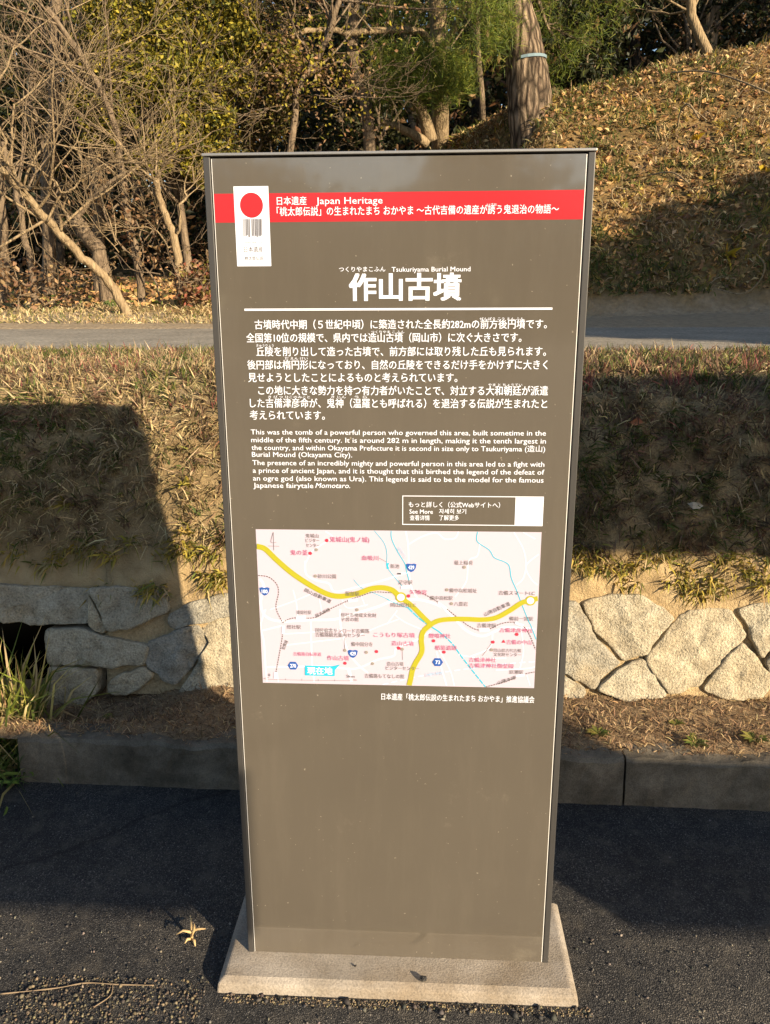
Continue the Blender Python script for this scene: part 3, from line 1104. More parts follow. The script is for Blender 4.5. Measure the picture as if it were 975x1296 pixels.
def slot(p, q, w): ml.line([p, q], w)


for p, q, w in ((A(318, 594), A(378, 585), 0.006), (A(640, 487), A(698, 478), 0.0058), (A(240, 640), A(238, 690), 0.0058), (A(193, 925), A(190, 965), 0.0058), (B(82, 385), B(145, 378), 0.0052), (B(300, 475), B(350, 512), 0.0055),
                (B(542, 634), B(602, 632), 0.0058), (B(752, 590), B(800, 610), 0.0052), (B(755, 905), B(808, 895), 0.005)):
    slot(p, q, w)
ml.each('station_box', M['map_white'])
ml = MapLines(5)
for p in (A(508, 114), A(406, 193), A(620, 870), A(814, 798), A(950, 776), B(127, 434), B(70, 740), B(274, 697), B(335, 763), B(622, 704), B(762, 659)):
    ml.dot(p, 0.0033)
ml.dot(B(685, 702), 0.0042, 3, math.pi / 2)
ml.each('site_dot', M['map_red'])
ml = MapLines(5)
for p in (A(443, 171), A(437, 333), A(694, 541), A(619, 791), A(751, 803), A(789, 872), B(90, 746), B(454, 265), B(352, 398), B(379, 479), B(614, 750)):
    ml.dot(p, 0.0032)
ml.each('place_dot', M['map_grey'])


def shield(p, r):
    x, z = on_sign(*p)
    pts = [(-1, .75), (-.55, .95), (0, .8), (.55, .95), (1, .75), (.85, -.1), (.45, -.75), (0, -1), (-.45, -.75), (-.85, -.1)]
    return [(x + a * r, z + b * r * 0.9) for a, b in pts]


def hexa(p, r):
    x, z = on_sign(*p)
    return [(x + r * math.cos(a), z + r * 0.92 * math.sin(a)) for a in np.linspace(0, 2 * math.pi, 6, endpoint=False)]


for sh_ in (shield(A(125, 427), 0.0098), shield(A(668, 812), 0.0098), shield(B(143, 268), 0.0098), hexa(A(300, 885), 0.0105), hexa(B(298, 822), 0.0105)):
    flat('route_shield', sh_, M['map_blue'], mp, 5, px=False)
t = Lettering(mp, 'route_number', M['print_white'])
for s, p in (('180', A(125, 427)), ('429', A(668, 810)), ('429', B(143, 266)), ('270', A(300, 885)), ('73', B(298, 822))):
    hw = 3.6 if len(s) == 3 else 2.8
    t.line(s, p[0] - hw, p[0] + hw, p[1], 4.6, em=LAT, bold=0.02, k=6)
flat('map_pointer', [list(map(lambda p: on_sign(*A(*p)), [(374, 884), (545, 888), (590, 878), (557, 912), (556, 950), (374, 945)]))], M['map_cyan'], mp, 5, px=False)
t = Lettering()
t.line('現在地', A(388, 0)[0], A(542, 0)[0], A(0, 917)[1], 9.0, bold=0.025, k=6)
t.build('map_pointer_lettering', M['print_white'], mp)

LAB_G = []
t = Lettering(mp, 'place_name', M['map_dark'])
for (s, f_, xa, xb, y, h) in (('鬼城山', A, 378, 458, 85, 5), ('ビジター', A, 378, 462, 114, 5), ('センター', A, 380, 464, 144, 5), ('砂川公園', A, 452, 565, 335, 5.4), ('東総社駅', A, 322, 412, 557, 5), ('総社駅', A, 262, 348, 647, 5),
                              ('服部駅', A, 622, 708, 442, 5.6), ('総社市埋蔵文化財', A, 594, 814, 573, 5), ('学習の館', A, 594, 704, 600, 5), ('国民宿舎サンロード吉備路', A, 438, 770, 668, 5.4), ('吉備路観光案内センター', A, 438, 742, 695, 5.2),
                              ('備中国分寺', A, 658, 790, 753, 5.4), ('吉備路もてなしの館', A, 742, 985, 948, 5.4), ('造山古墳', B, 0, 98, 832, 5), ('ビジターセンター', A, 872, 1075, 900, 5), ('新池', A, 900, 955, 273, 5.4), ('足守駅', B, 68, 150, 355, 5.6),
                              ('岡山総社I.C', B, 22, 170, 487, 5.4), ('最上稲荷', B, 396, 504, 239, 5.4), ('備中高松城址', B, 366, 528, 402, 5.4), ('備中高松駅', B, 252, 386, 446, 5.2), ('八畳岩', B, 394, 474, 481, 5.4), ('吉備スマートI.C', B, 656, 868, 416, 5.4),
                              ('備前一宮駅', B, 718, 858, 567, 5.2), ('吉備津駅', B, 530, 640, 607, 5.4), ('岡山県古代吉備', B, 626, 788, 753, 4.6), ('文化財センター', B, 626, 788, 777, 4.6), ('庭瀬駅', B, 718, 800, 880, 5), ('0', A, 146, 160, 942, 4.5), ('5km', A, 628, 680, 950, 4.5)):
    (pa, py), (pb, _) = f_(xa, y), f_(xb, y)
    t.line(s, pa, pb, py, h, k=6)
for (s, p, q, h) in (('岡山自動車道', A(372, 418), A(534, 492), 5.0), ('山陽自動車道', B(572, 545), B(722, 478), 5.2), ('桃太郎線', A(440, 580), A(526, 538), 4.6), ('伯備線', A(238, 785), A(262, 730), 4.4), ('山陽本線', B(650, 945), B(755, 912), 4.6)):
    t.line(s, p[0], q[0], p[1], h, k=6, yr=q[1])
t = Lettering(mp, 'site_name', M['map_magenta'])
for (s, f_, xa, xb, y, h) in (('鬼城山(鬼ノ城)', A, 526, 770, 108, 6.8), ('鬼の釜', A, 284, 390, 189, 6.4), ('血吸川', A, 722, 826, 222, 6.2), ('作山古墳', A, 510, 644, 838, 6.0), ('こうもり塚古墳', A, 796, 1050, 695, 6.0), ('造山古墳', B, 28, 158, 712, 5.8), ('矢喰宮', B, 134, 234, 412, 5.6),
                              ('鯉喰神社', B, 246, 374, 668, 5.8), ('楯築遺跡', B, 282, 410, 738, 5.8), ('吉備津彦神社', B, 660, 856, 634, 5.8), ('吉備の中山', B, 702, 848, 705, 5.8), ('吉備津神社', B, 482, 640, 808, 5.8), ('吉備津神社御釜殿', B, 482, 745, 842, 5.6), ('吉備路自転車道', A, 302, 474, 813, 4.6)):
    (pa, py), (pb, _) = f_(xa, y), f_(xb, y)
    t.line(s, pa, pb, py, h, k=6)
t = Lettering(mp, 'line_name', M['map_pale'])
t.line('足守川', B(66, 150)[0], B(106, 205)[0], B(66, 150)[1], 4.6, k=6, yr=B(106, 205)[1])
t.line('山陽新幹線', B(225, 892)[0], B(330, 888)[0], B(225, 900)[1], 4.6, k=6, yr=B(330, 886)[1])

# pebbles on the footing
for (px, py, r, lab) in ((536, 1241, 0.0075, 'small dark pebble lying on the middle of the concrete footing'), (450, 1223, 0.003, 'tiny dark crumb on the footing close to the foot of the panel')):
    p = on_plane(px, py, (0, 0, 0.031), np.array([0, 0, 1.0]))
    me = bpy.data.meshes.new('pebble')
    import bmesh
    bm = bmesh.new()
    bmesh.ops.create_icosphere(bm, subdivisions=3, radius=r)
    for v in bm.verts:
        v.co *= 1 + 0.35 * noise.noise(v.co * 180 + Vector((px, 0, 0)))
        v.co.z *= 0.75
        v.co.y *= 0.8
    bm.to_mesh(me)
    bm.free()
    o = link_mesh('pebble', me, M['asphalt'])
    o.location = (p[0], p[1], 0.031 + r * 0.6)
    tag(o, lab, 'pebble')

# ------------------------------------------------------------------ vegetation helpers
def at(px, py, D):
    d = ray(px, py)
    return CAM + d * (D / math.hypot(d[0], d[1]))


def foot(px, D):
    """point of the upper ground in the direction of photo column px, D metres away"""
    p = at(px, 400, D)
    return np.array([p[0], p[1], upper_h(p[0], p[1])])


def hit(px, py, dmin=5.5):
    D = dmin
    while D < 17:
        p = at(px, py, D)
        if p[2] <= upper_h(p[0], p[1]): return p, D
        D += 0.02
    return foot(px, 12.0), 12.0


def unit(v): return v / (np.linalg.norm(v, axis=-1, keepdims=True) + 1e-9)


def leaves_geo(C, L, W, col, updir=0.3, jit=0.15):
    """diamond leaves: C (n,3) centres, L, W sizes (n,), col (n,3)"""
    n = len(C)
    d = unit(rng.normal(size=(n, 3)))
    nrm = unit(rng.normal(size=(n, 3)) + np.array([0, -0.4, updir * 2]))
    s = unit(np.cross(d, nrm))
    d = unit(np.cross(nrm, s))
    L, W = L[:, None], W[:, None]
    fold = nrm * W * rng.uniform(0.05, 0.5, (n, 1))
    V = np.stack([C - d * L / 2, C + s * W / 2 + fold, C + d * L / 2, C - s * W / 2 + fold], 1).reshape(-1, 3)
    i = np.arange(n)[:, None] * 4
    T = np.concatenate([i + np.array([0, 1, 2]), i + np.array([0, 2, 3])], 0)
    return V, T, np.repeat(col, 4, 0)


def pick(cols, n, wts=None, jit=0.25):
    cols = np.array(cols)
    k = rng.choice(len(cols), n, p=None if wts is None else np.array(wts) / sum(wts))
    return cols[k] * rng.uniform(1 - jit, 1 + jit, (n, 1)) * rng.uniform(0.92, 1.08, (n, 3))


def blades_geo(P, dirs, H, Wd, col, droop=0.5):
    n = len(P)
    d = unit(dirs)
    side = unit(np.cross(d, unit(rng.normal(size=(n, 3)))))
    H, Wd = H[:, None], Wd[:, None]
    dr = rng.normal(size=(n, 3)) * 0.35 + np.array([0, 0, -1.0])
    mid = P + d * H * 0.55 + dr * H * droop * 0.12
    tip = P + d * H + dr * H * droop * 0.5
    V = np.stack([P - side * Wd / 2, P + side * Wd / 2, mid + side * Wd * 0.42, mid - side * Wd * 0.42, tip], 1).reshape(-1, 3)
    i = np.arange(n)[:, None] * 5
    return V, i + np.array([0, 1, 2, 3]), i + np.array([3, 2, 4]), np.repeat(col, 5, 0)


def blades_obj(name, P, dirs, H, Wd, col, droop=0.5, m='grass', parent=None):
    V, Q, T, c = blades_geo(P, dirs, H, Wd, col, droop)
    return link_mesh(name, raw_mesh(name, V, Q, T, tint=c), M[m], parent)


def bank_at(px, py):
    """point of the bank under a photo pixel"""
    d = unit(ray(px, py))
    v = BANKV[len(xs_bank) * 2:] - CAM
    e = np.linalg.norm(v - np.outer(v @ d, d), axis=1)
    return BANKV[len(xs_bank) * 2:][np.argmin(e)]


STRAW = [(0.46, 0.35, 0.18), (0.36, 0.27, 0.14), (0.55, 0.44, 0.25), (0.27, 0.19, 0.10), (0.18, 0.13, 0.08)]
GREEN = [(0.07, 0.10, 0.022), (0.11, 0.13, 0.03), (0.17, 0.17, 0.04), (0.05, 0.075, 0.02)]
YELL = [(0.36, 0.28, 0.05), (0.28, 0.24, 0.04), (0.42, 0.31, 0.08)]
REDG = [(0.24, 0.075, 0.06), (0.30, 0.10, 0.08), (0.17, 0.05, 0.045)]

# --- bank grass
blen = np.array([np.hypot(b[0] - a[0], b[1] - a[1]) for a, b in zip(bs, bs[1:])])
cum = np.concatenate([[0], np.cumsum(blen)])


def bank_sample(n, x0, x1, z0, z1):
    out, nr = [], []
    while len(out) < n:
        x = rng.uniform(x0, x1)
        s = rng.uniform(0, cum[-1])
        k = min(np.searchsorted(cum, s) - 1, len(bs) - 2)
        k = max(k, 0)
        t = (s - cum[k]) / blen[k]
        if not (z0 <= bs[k][1] <= z1): continue
        a, b = bank_pt(x, k), bank_pt(x, k + 1)
        dy, dz = b[1] - a[1], b[2] - a[2]
        nn = np.array([0, -dz, dy]) / (math.hypot(dy, dz) + 1e-9)
        out.append(a + (b - a) * t)
        nr.append(nn)
    return np.array(out), np.array(nr)


def patchy(P, s, seed): return np.array([fbm(p[0], p[2] * 1.3 + p[1], s, 3, seed) for p in P])


P, NR = bank_sample(8600, -2.0, 2.0, 0.60, 2.0)
pn = patchy(P, 2.6, 4.4)
keep = rng.uniform(size=len(P)) < np.clip(0.30 + 1.7 * (P[:, 2] - 0.58) + 0.6 * pn + 0.3 * (P[:, 0] > 0.3) + 0.2 * (P[:, 0] < -0.7), 0.12, 1)
P, NR, pn = P[keep], NR[keep], pn[keep]
k = 13
nt_ = len(P)
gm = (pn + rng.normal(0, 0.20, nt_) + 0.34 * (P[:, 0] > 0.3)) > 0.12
br = (rng.uniform(size=nt_) < np.where(P[:, 0] > 0.3, 0.38, 0.2))  # more green and brown right of the sign, shade put into colour
lean = NR * 0.7 + np.array([0, 0, 0.6]) + rng.normal(0, 0.45, (nt_, 3))
size = rng.uniform(0.6, 1.3, nt_)
P, NR, gm, br, lean, size = (np.repeat(a_, k, 0) for a_ in (P, NR, gm, br, lean, size))
n = len(P)
P = P + rng.normal(0, 0.010, (n, 3)) - NR * 0.006
gm = gm ^ (rng.uniform(size=n) < 0.15)
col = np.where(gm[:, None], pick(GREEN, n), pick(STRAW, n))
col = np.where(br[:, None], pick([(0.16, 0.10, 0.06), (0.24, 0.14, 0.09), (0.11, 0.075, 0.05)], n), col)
rm = (rng.uniform(size=n) < 0.05) & (P[:, 2] > 0.95)
col[rm] = pick(REDG, n)[rm]
d = lean + rng.normal(0, 0.33, (n, 3))
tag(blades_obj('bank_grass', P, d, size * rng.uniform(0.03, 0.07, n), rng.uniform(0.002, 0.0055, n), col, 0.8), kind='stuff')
# short mat of dead stems lying on the bank
P, NR = bank_sample(24000, -2.0, 2.0, 0.60, 2.0)
n = len(P)
d = NR * 0.35 + rng.normal(0, 0.7, (n, 3)) + np.array([0, 0, -0.15])
sc_ = np.where(((P[:, 0] > 0.3) & (rng.uniform(size=n) < 0.8))[:, None], pick([(0.12, 0.075, 0.05), (0.08, 0.055, 0.04), (0.17, 0.09, 0.07), (0.06, 0.06, 0.025)], n), pick(STRAW, n, [3, 3, 3, 2, 2]))  # right of the sign the straw is darkened to imitate the shaded bank
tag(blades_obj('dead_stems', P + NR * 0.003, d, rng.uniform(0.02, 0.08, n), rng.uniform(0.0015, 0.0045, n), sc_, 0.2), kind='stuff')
# verge grass either side of the road
n = 15000
x = rng.uniform(-2.6, 2.6, n)
y = rng.uniform(1.42, 2.24, n)
P = np.stack([x, y + skew(1) * x, np.full(n, 1.172)], 1)
d = np.array([0, -0.15, 1.0]) + rng.normal(0, 0.55, (n, 3))
cc = pick(STRAW, n, [4, 3, 4, 1, 0.5])
rm = rng.uniform(size=n) < 0.03
cc[rm] = pick(REDG, n)[rm]
tag(blades_obj('verge_grass', P, d, rng.uniform(0.02, 0.055, n), rng.uniform(0.002, 0.005, n), cc, 0.8), kind='stuff')
n = 16000
x = rng.uniform(-9, 0.6, n)
y = rng.uniform(5.45, 7.4, n)
P = np.array([(a, b, upper_h(a, b)) for a, b in zip(x, y)])
d = np.array([0, -0.2, 1.0]) + rng.normal(0, 0.6, (n, 3))
far_c = pick(STRAW + GREEN[1:3], n, [4, 3, 4, 1, .5, 1, 1.5])
tag(blades_obj('verge_grass', P, d, rng.uniform(0.03, 0.09, n), rng.uniform(0.006, 0.012, n), far_c, 0.8), kind='stuff')
# broad yellow-green tufts hanging over the top of the wall
cl = []
for (px, py, k) in ((748, 712, 40), (770, 722, 46), (800, 715, 40), (862, 742, 60), (885, 752, 60), (905, 738, 50), (870, 722, 40), (955, 722, 50), (970, 740, 40), (735, 700, 30), (930, 708, 24), (820, 700, 24), (790, 738, 30), (840, 706, 40), (985, 715, 50), (725, 712, 40), (915, 712, 40), (760, 702, 34),
                    (245, 700, 50), (262, 735, 60), (282, 735, 60), (230, 690, 40), (270, 700, 30), (215, 700, 30), (60, 715, 30), (100, 700, 40), (70, 700, 30), (140, 705, 30), (195, 790, 50), (180, 800, 30), (130, 780, 20), (120, 700, 30), (160, 690, 30), (15, 700, 30)):
    k = int(k * 1.7)
    q_ = bank_at(px, py) + np.array([0, 0.004, 0]) + rng.normal(0, 1, (k, 3)) * np.array([0.026, 0.006, 0.014])
    cl.append(q_)
P = np.concatenate(cl)
n = len(P)
d = np.array([0, -0.7, 0.35]) + rng.normal(0, 0.6, (n, 3))
tag(blades_obj('wall_top_grass', P, d, rng.uniform(0.025, 0.065, n), rng.uniform(0.004, 0.008, n), pick(YELL + GREEN[1:3] + STRAW[:2], n, [3, 2, 2, 1.5, 1.5, 1.5, 1]), 0.9), kind='stuff')
# soil strip: dead thatch
n = 22000
x = rng.uniform(-1.5, 1.7, n)
y = rng.uniform(0.652, 1.02, n)
P = np.array([(a, b + skew(a), soil_z(a, b + skew(a))) for a, b in zip(x, y)])
d = np.array([0, -0.1, 0.35]) + rng.normal(0, 0.7, (n, 3))
tag(blades_obj('soil_thatch', P, d, rng.uniform(0.012, 0.04, n), rng.uniform(0.0015, 0.0035, n), pick([(0.34, 0.22, 0.12), (0.22, 0.14, 0.08), (0.44, 0.32, 0.18), (0.12, 0.08, 0.05)], n), 0.5), kind='stuff')

# --- hill: dead leaves, dry grass
def hill_pts(n, x0, x1, y0, y1, bias=1.0):
    x = rng.uniform(x0, x1, n)
    y = y0 + (y1 - y0) * rng.uniform(size=n) ** bias
    return np.array([(a, b, upper_h(a, b)) for a, b in zip(x, y)])


P = hill_pts(17000, -0.5, 5.8, 6.45, 11.2)
pn = np.array([fbm(p[0], p[1] + p[2], 1.1, 3, 8.0) for p in P])
n = len(P)
LIT = [(0.46, 0.27, 0.11), (0.36, 0.20, 0.085), (0.54, 0.37, 0.18), (0.24, 0.13, 0.07), (0.14, 0.085, 0.05), (0.46, 0.33, 0.07), (0.20, 0.17, 0.05)]
col = pick(LIT, n, [4, 4, 3, 3, 2, 0.6, 1])
V, T, c = leaves_geo(P + np.array([0, -0.01, 0.02]) + rng.normal(0, 0.015, (n, 3)), rng.uniform(0.035, 0.095, n), rng.uniform(0.022, 0.055, n), col, 0.8)
tag(link_mesh('leaf_litter', raw_mesh('leaf_litter', V, None, T, tint=c), M['litter']), kind='stuff')
P = hill_pts(5600, -0.5, 5.8, 6.45, 11.2, 1.1)
pn = np.array([fbm(p[0], p[1] + p[2], 0.9, 3, 12.0) for p in P])
nt_ = len(P)
gm = pn + rng.normal(0, 0.2, nt_) + 0.30 * (P[:, 1] < 7.3) > 0.0
yl = rng.uniform(size=nt_) < 0.10
lean = np.array([-0.1, -0.45, 0.9]) + rng.normal(0, 0.4, (nt_, 3))
size = rng.uniform(0.5, 1.4, nt_)
k = 10
P, gm, yl, lean, size = (np.repeat(a_, k, 0) for a_ in (P, gm, yl, lean, size))
n = len(P)
P = P + rng.normal(0, 0.035, (n, 3)) * np.array([1, 1, 0.6])
col = np.where(gm[:, None], pick(GREEN + STRAW[:1], n, [2, 2, 2, 2, 1.2]), pick(STRAW, n))
col = np.where(yl[:, None], pick(YELL, n), col)
tag(blades_obj('hill_grass', P, lean + rng.normal(0, 0.35, (n, 3)), size * rng.uniform(0.06, 0.15, n), rng.uniform(0.006, 0.013, n), col, 0.8), kind='stuff')
# forest floor litter on the left
P = hill_pts(9000, -9, 0.5, 6.8, 15)
n = len(P)
V, T, c = leaves_geo(P + np.array([0, 0, 0.02]), rng.uniform(0.07, 0.14, n), rng.uniform(0.04, 0.08, n), pick(LIT + GREEN[:2], n, [4, 4, 3, 3, 2, .3, 1, 1.5, 1]), 0.8)
tag(link_mesh('leaf_litter', raw_mesh('leaf_litter', V, None, T, tint=c), M['litter']), kind='stuff')


# ------------------------------------------------------------------ trees
class Wood:
    def __init__(s): s.g, s.tips = Geo(), []

    def limb(s, pts, r0, r1, n=7, wob=0.0, sub=3):
        P = smooth_path(pts, sub)
        k = len(P)
        P = [p + rng.normal(0, wob, 3) * (i > 0) for i, p in enumerate(P)]
        s.g.tube(P, [r0 + (r1 - r0) * i / (k - 1) for i in range(k)], n)
        return P

    def grow(s, p, d, L, r, lvl, up=0.05, wig=0.25, kids=4, spread=0.8, shrink=0.6, rmin=0.003):
        d = unit(np.asarray(d, float))
        n = max(3, int(4 + lvl))
        P, R_ = [np.asarray(p, float)], [r]
        dirs = [d]
        for i in range(n):
            d = unit(d + rng.normal(0, wig, 3) * 0.6 + np.array([0, 0, up]))
            P.append(P[-1] + d * L / n)
            R_.append(max(rmin, r * (1 - 0.65 * (i + 1) / n)))
            dirs.append(d)
        s.g.tube(P, R_, 6 if lvl > 2 else (5 if lvl > 1 else 3), cap=False)
        if lvl <= 0:
            s.tips.append((P[-1], d))
            s.tips.append((P[-2], d))
            return
        for k in range(kids):
            i = int(rng.integers(max(1, n // 3), n + 1))
            q = rng.normal(size=3)
            q = unit(q - dirs[i] * np.dot(q, dirs[i]))
            nd = unit(dirs[i] * rng.uniform(0.5, 1.0) + q * spread * rng.uniform(0.6, 1.2))
            s.grow(P[i], nd, L * shrink * rng.uniform(0.7, 1.15), max(rmin, R_[i] * 0.62), lvl - 1, up, wig, kids, spread, shrink, rmin)
        s.tips.append((P[-1], d))


def tree_obj(name, base, label, cat, wood, m, group=None, local=True):
    t = empty(name, tuple(base), label, cat, group)
    g = wood.g
    g.v = [tuple(np.array(v) - base) for v in g.v]
    g.build('trunk', m, t, smooth=True)
    return t


def crown(t, base, centres, radii, per, L, W, cols, wts=None, m='leaf', name='crown', sub=14, flat_=0.8, csize=0.3):
    """clumped foliage: each lobe holds 'sub' sprays of 'per' leaves"""
    Cs, cc = [], []
    for c0, r in zip(centres, radii):
        for k in range(sub):
            v = unit(rng.normal(size=3)) * r * rng.uniform(0.45, 1.0)
            v[2] *= flat_
            sc = np.asarray(c0) + v
            q_ = rng.normal(size=(per, 3)) * r * csize * np.array([1, 1, 0.7])
            Cs.append(sc + q_)
            tone = rng.uniform(0.7, 1.25)
            cc.append(pick(cols, per, wts, 0.25) * tone)
    C, col = np.concatenate(Cs), np.concatenate(cc)
    n = len(C)
    V, T, c = leaves_geo(C - base, L * rng.uniform(0.6, 1.3, n), W * rng.uniform(0.6, 1.3, n), col, 0.35)
    return link_mesh(name, raw_mesh(name, V, None, T, tint=c), M[m], t)


def needles(t, base, pts, per, L, W, cols, name='crown', spread=0.1):
    P = np.repeat(np.array(pts), per, 0)
    n = len(P)
    P = P + rng.normal(0, spread, (n, 3))
    d = rng.normal(size=(n, 3)) + np.array([0, -0.2, 0.55])
    V, Q, T, c = blades_geo(P - base, d, rng.uniform(0.6, 1.2, n) * L, np.full(n, W), pick(cols, n, None, 0.3), 0.25)
    return link_mesh(name, raw_mesh(name, V, Q, T, tint=c), M['needle'], t)


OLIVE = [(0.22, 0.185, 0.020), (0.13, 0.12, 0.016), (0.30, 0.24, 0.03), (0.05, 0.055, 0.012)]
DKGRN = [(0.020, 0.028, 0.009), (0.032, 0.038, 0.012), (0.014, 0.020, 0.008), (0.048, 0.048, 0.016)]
BROWN = [(0.22, 0.13, 0.065), (0.16, 0.09, 0.045), (0.30, 0.19, 0.10)]
PINEG = [(0.085, 0.125, 0.014), (0.13, 0.165, 0.02), (0.045, 0.07, 0.012), (0.20, 0.21, 0.03)]


def path(*q): return [at(*p) for p in q]


# big pine on the crest
b0, DP = hit(672, 146)
w = Wood()
w.limb(path((677, 190, DP), (672, 146, DP), (668, 100, DP), (664, 70, DP), (659, 40, DP), (650, 0, DP), (640, -70, DP), (632, -180, DP)), 0.275, 0.15, 18, 0.004, 4)
top = at(632, -180, 10)
for k in range(7):
    w.grow(at(640, -60 - 18 * k, 10), (rng.normal(), rng.normal(), 0.25), 1.6, 0.05, 2, 0.02, 0.3, 4)
w.grow(at(655, 22, 9.9), (-0.9, -0.5, -0.1), 0.7, 0.03, 1, 0.0, 0.3, 4)
w.grow(at(650, 0, 9.9), (-0.5, -0.6, 0.2), 0.7, 0.03, 1, 0.0, 0.3, 4)
tips = [p for p, d in w.tips]
t = tree_obj('pine_tree', b0, 'thick leaning pine with furrowed bark and a pale blue band, on the slope crest', 'tree', w, M['bark_pine'])
low = [at(628 + rng.normal(0, 12), 30 + rng.normal(0, 20), 9.6 + rng.normal(0, 0.1)) for _ in range(34)]
needles(t, b0, tips + low, 80, 0.11, 0.0045, PINEG, spread=0.085)
g = Geo()
pb = at(665, 78, DP)
ang = np.linspace(0, 2 * math.pi, 20, endpoint=False)
for k in list(range(14, 20)):      # a strip of tape on the side towards the road
    a0, a1 = ang[k], ang[(k + 1) % 20]
    rr_ = 0.238
    pts = [(pb[0] + rr_ * math.cos(a), pb[1] + rr_ * math.sin(a), pb[2] + dz + 0.03 * math.cos(a)) for a, dz in ((a0, -0.015), (a1, -0.015), (a1, 0.015), (a0, 0.015))]
    g.poly([tuple(np.array(p) - b0) for p in pts])
g.build('trunk_band', plain('band_blue', (0.13, 0.19, 0.22), 0.8), t)

# twin-stemmed pine left of it, with its leaning stem
b0, D2 = hit(556, 178)
w = Wood()
w.limb([b0 + (0, 0, -0.2)] + path((557, 150, 11.6), (556, 80, 11.6), (552, 0, 11.6), (549, -90, 11.7)), 0.125, 0.09, 10, 0.006)
w.limb([at(557, 110, 11.6)] + path((560, 40, 11.65), (561, -80, 11.7)), 0.07, 0.05, 8, 0.006)
w.limb([at(545, 178, 11.5)] + path((538, 150, 11.4), (526, 125, 11.3), (514, 105, 11.2)), 0.095, 0.05, 8, 0.006)
w.limb([at(540, 182, 11.45)] + path((520, 168, 11.3), (495, 158, 11.2), (482, 152, 11.2)), 0.07, 0.03, 7, 0.006)
w.limb(path((556, 60, 11.5), (570, 45, 11.3), (585, 20, 11.1), (598, -10, 11)), 0.045, 0.03, 7, 0.01)
w.limb(path((555, 62, 11.5), (545, 52, 11.4), (525, 37, 11.2), (480, 40, 11), (440, 42, 10.9), (400, 38, 10.8), (370, 46, 10.7), (355, 30, 10.6)), 0.05, 0.025, 7, 0.01)
for (px, py) in ((380, 42), (430, 40), (470, 38)):
    w.grow(at(px, py, 10.9), (rng.normal(0, .5), -0.4, 0.6), 0.7, 0.014, 2, 0.05, 0.3, 4)
w.tips = []
for k in range(10): w.grow(at(552, -60 - 12 * k, 11.6), (rng.normal(), rng.normal(), 0.2), 1.7, 0.05, 2, 0.0, 0.3, 4)
tips = [p for p, d in w.tips]
t = tree_obj('pine_tree', b0, 'slim twin stemmed pine with bright green needles low on its trunk, above the sign', 'tree', w, M['bark_pale'])
low = []
for (px, py, sx, sy, k, dd) in ((520, 95, 22, 14, 46, 11.0), (560, 82, 20, 12, 44, 11.1), (500, 112, 18, 12, 34, 11.0), (545, 112, 18, 12, 30, 11.0), (578, 98, 10, 10, 24, 11.2), (486, 70, 12, 10, 16, 11), (530, 68, 14, 8, 16, 11.2), (505, 20, 20, 20, 20, 11.2), (590, -20, 20, 16, 30, 11)):
    low += [at(px + rng.normal(0, sx), py + rng.normal(0, sy), dd + rng.normal(0, 0.25)) for _ in range(k)]
needles(t, b0, tips + low, 80, 0.11, 0.005, PINEG, spread=0.085)

# slender trunks near the crest
for (px, D, pts, r, lab) in ((608, 12.4, ((607, 90, 12.4), (604, 40, 12.4), (606, -40, 12.4)), 0.05, 'thin bare sapling standing between the twin stemmed pine and the thick pine'),
                             (876, 12.2, ((876, 20, 12.2), (879, -40, 12.2)), 0.075, 'straight pale trunk at the top of the slope on the right'),
                             (478, 11.2, ((466, 150, 11.2), (455, 110, 11.3), (447, 60, 11.3), (450, -20, 11.4)), 0.09, 'dark slanting trunk just above the left half of the sign')):
    b0 = foot(px, D) if px < 800 else hit(px, 66)[0]
    if px > 800:
        D = hit(px, 66)[1]
        pts = tuple((a_, b_, D) for a_, b_, _ in pts)
    w = Wood()
    w.limb([b0 + (0, 0, -0.4), b0] + path(*pts), r, r * 0.75, 8, 0.006)
    for k in range(5):
        w.grow(at(pts[-1][0], pts[-1][1] + rng.uniform(0, 90), D), (rng.normal(), rng.normal(), 0.4), 1.0, 0.018, 2, 0.05, 0.3, 3)
    tree_obj('bare_tree', b0, lab, 'tree', w, M['bark_grey'] if px < 800 else M['bark_pale'])

# bare trees on the left
def bare(px, D, pts, r0, r1, lab, limbs, mat='bark_pale', extra=6, L=1.5):
    b0 = foot(px, D)
    w = Wood()
    P = w.limb([b0 + (0, 0, -0.15), b0] + path(*pts), r0, r1, 8, 0.008, 4)
    for lp, a, b in limbs:
        Q = w.limb(path(*lp), a * 0.6, b * 0.5, 6, 0.022, 4)
        for k in range(3):
            i = int(rng.integers(len(Q) // 4, len(Q)))
            w.grow(Q[i], Q[min(i + 1, len(Q) - 1)] - Q[i - 1] + rng.normal(0, 0.06, 3), L * 0.5, max(0.005, b * 0.6), 2, 0.04, 0.2, 5, 0.6, 0.6, 0.0022)
    for k in range(extra):
        i = int(rng.integers(len(P) // 2, len(P)))
        w.grow(P[i], unit(P[-1] - P[-2]) + rng.normal(0, 0.6, 3), L, r1 * 0.5, 2, 0.06, 0.2, 5, 0.65, 0.6, 0.0022)
    return tree_obj('bare_tree', b0, lab, 'tree', w, M[mat]), b0, w


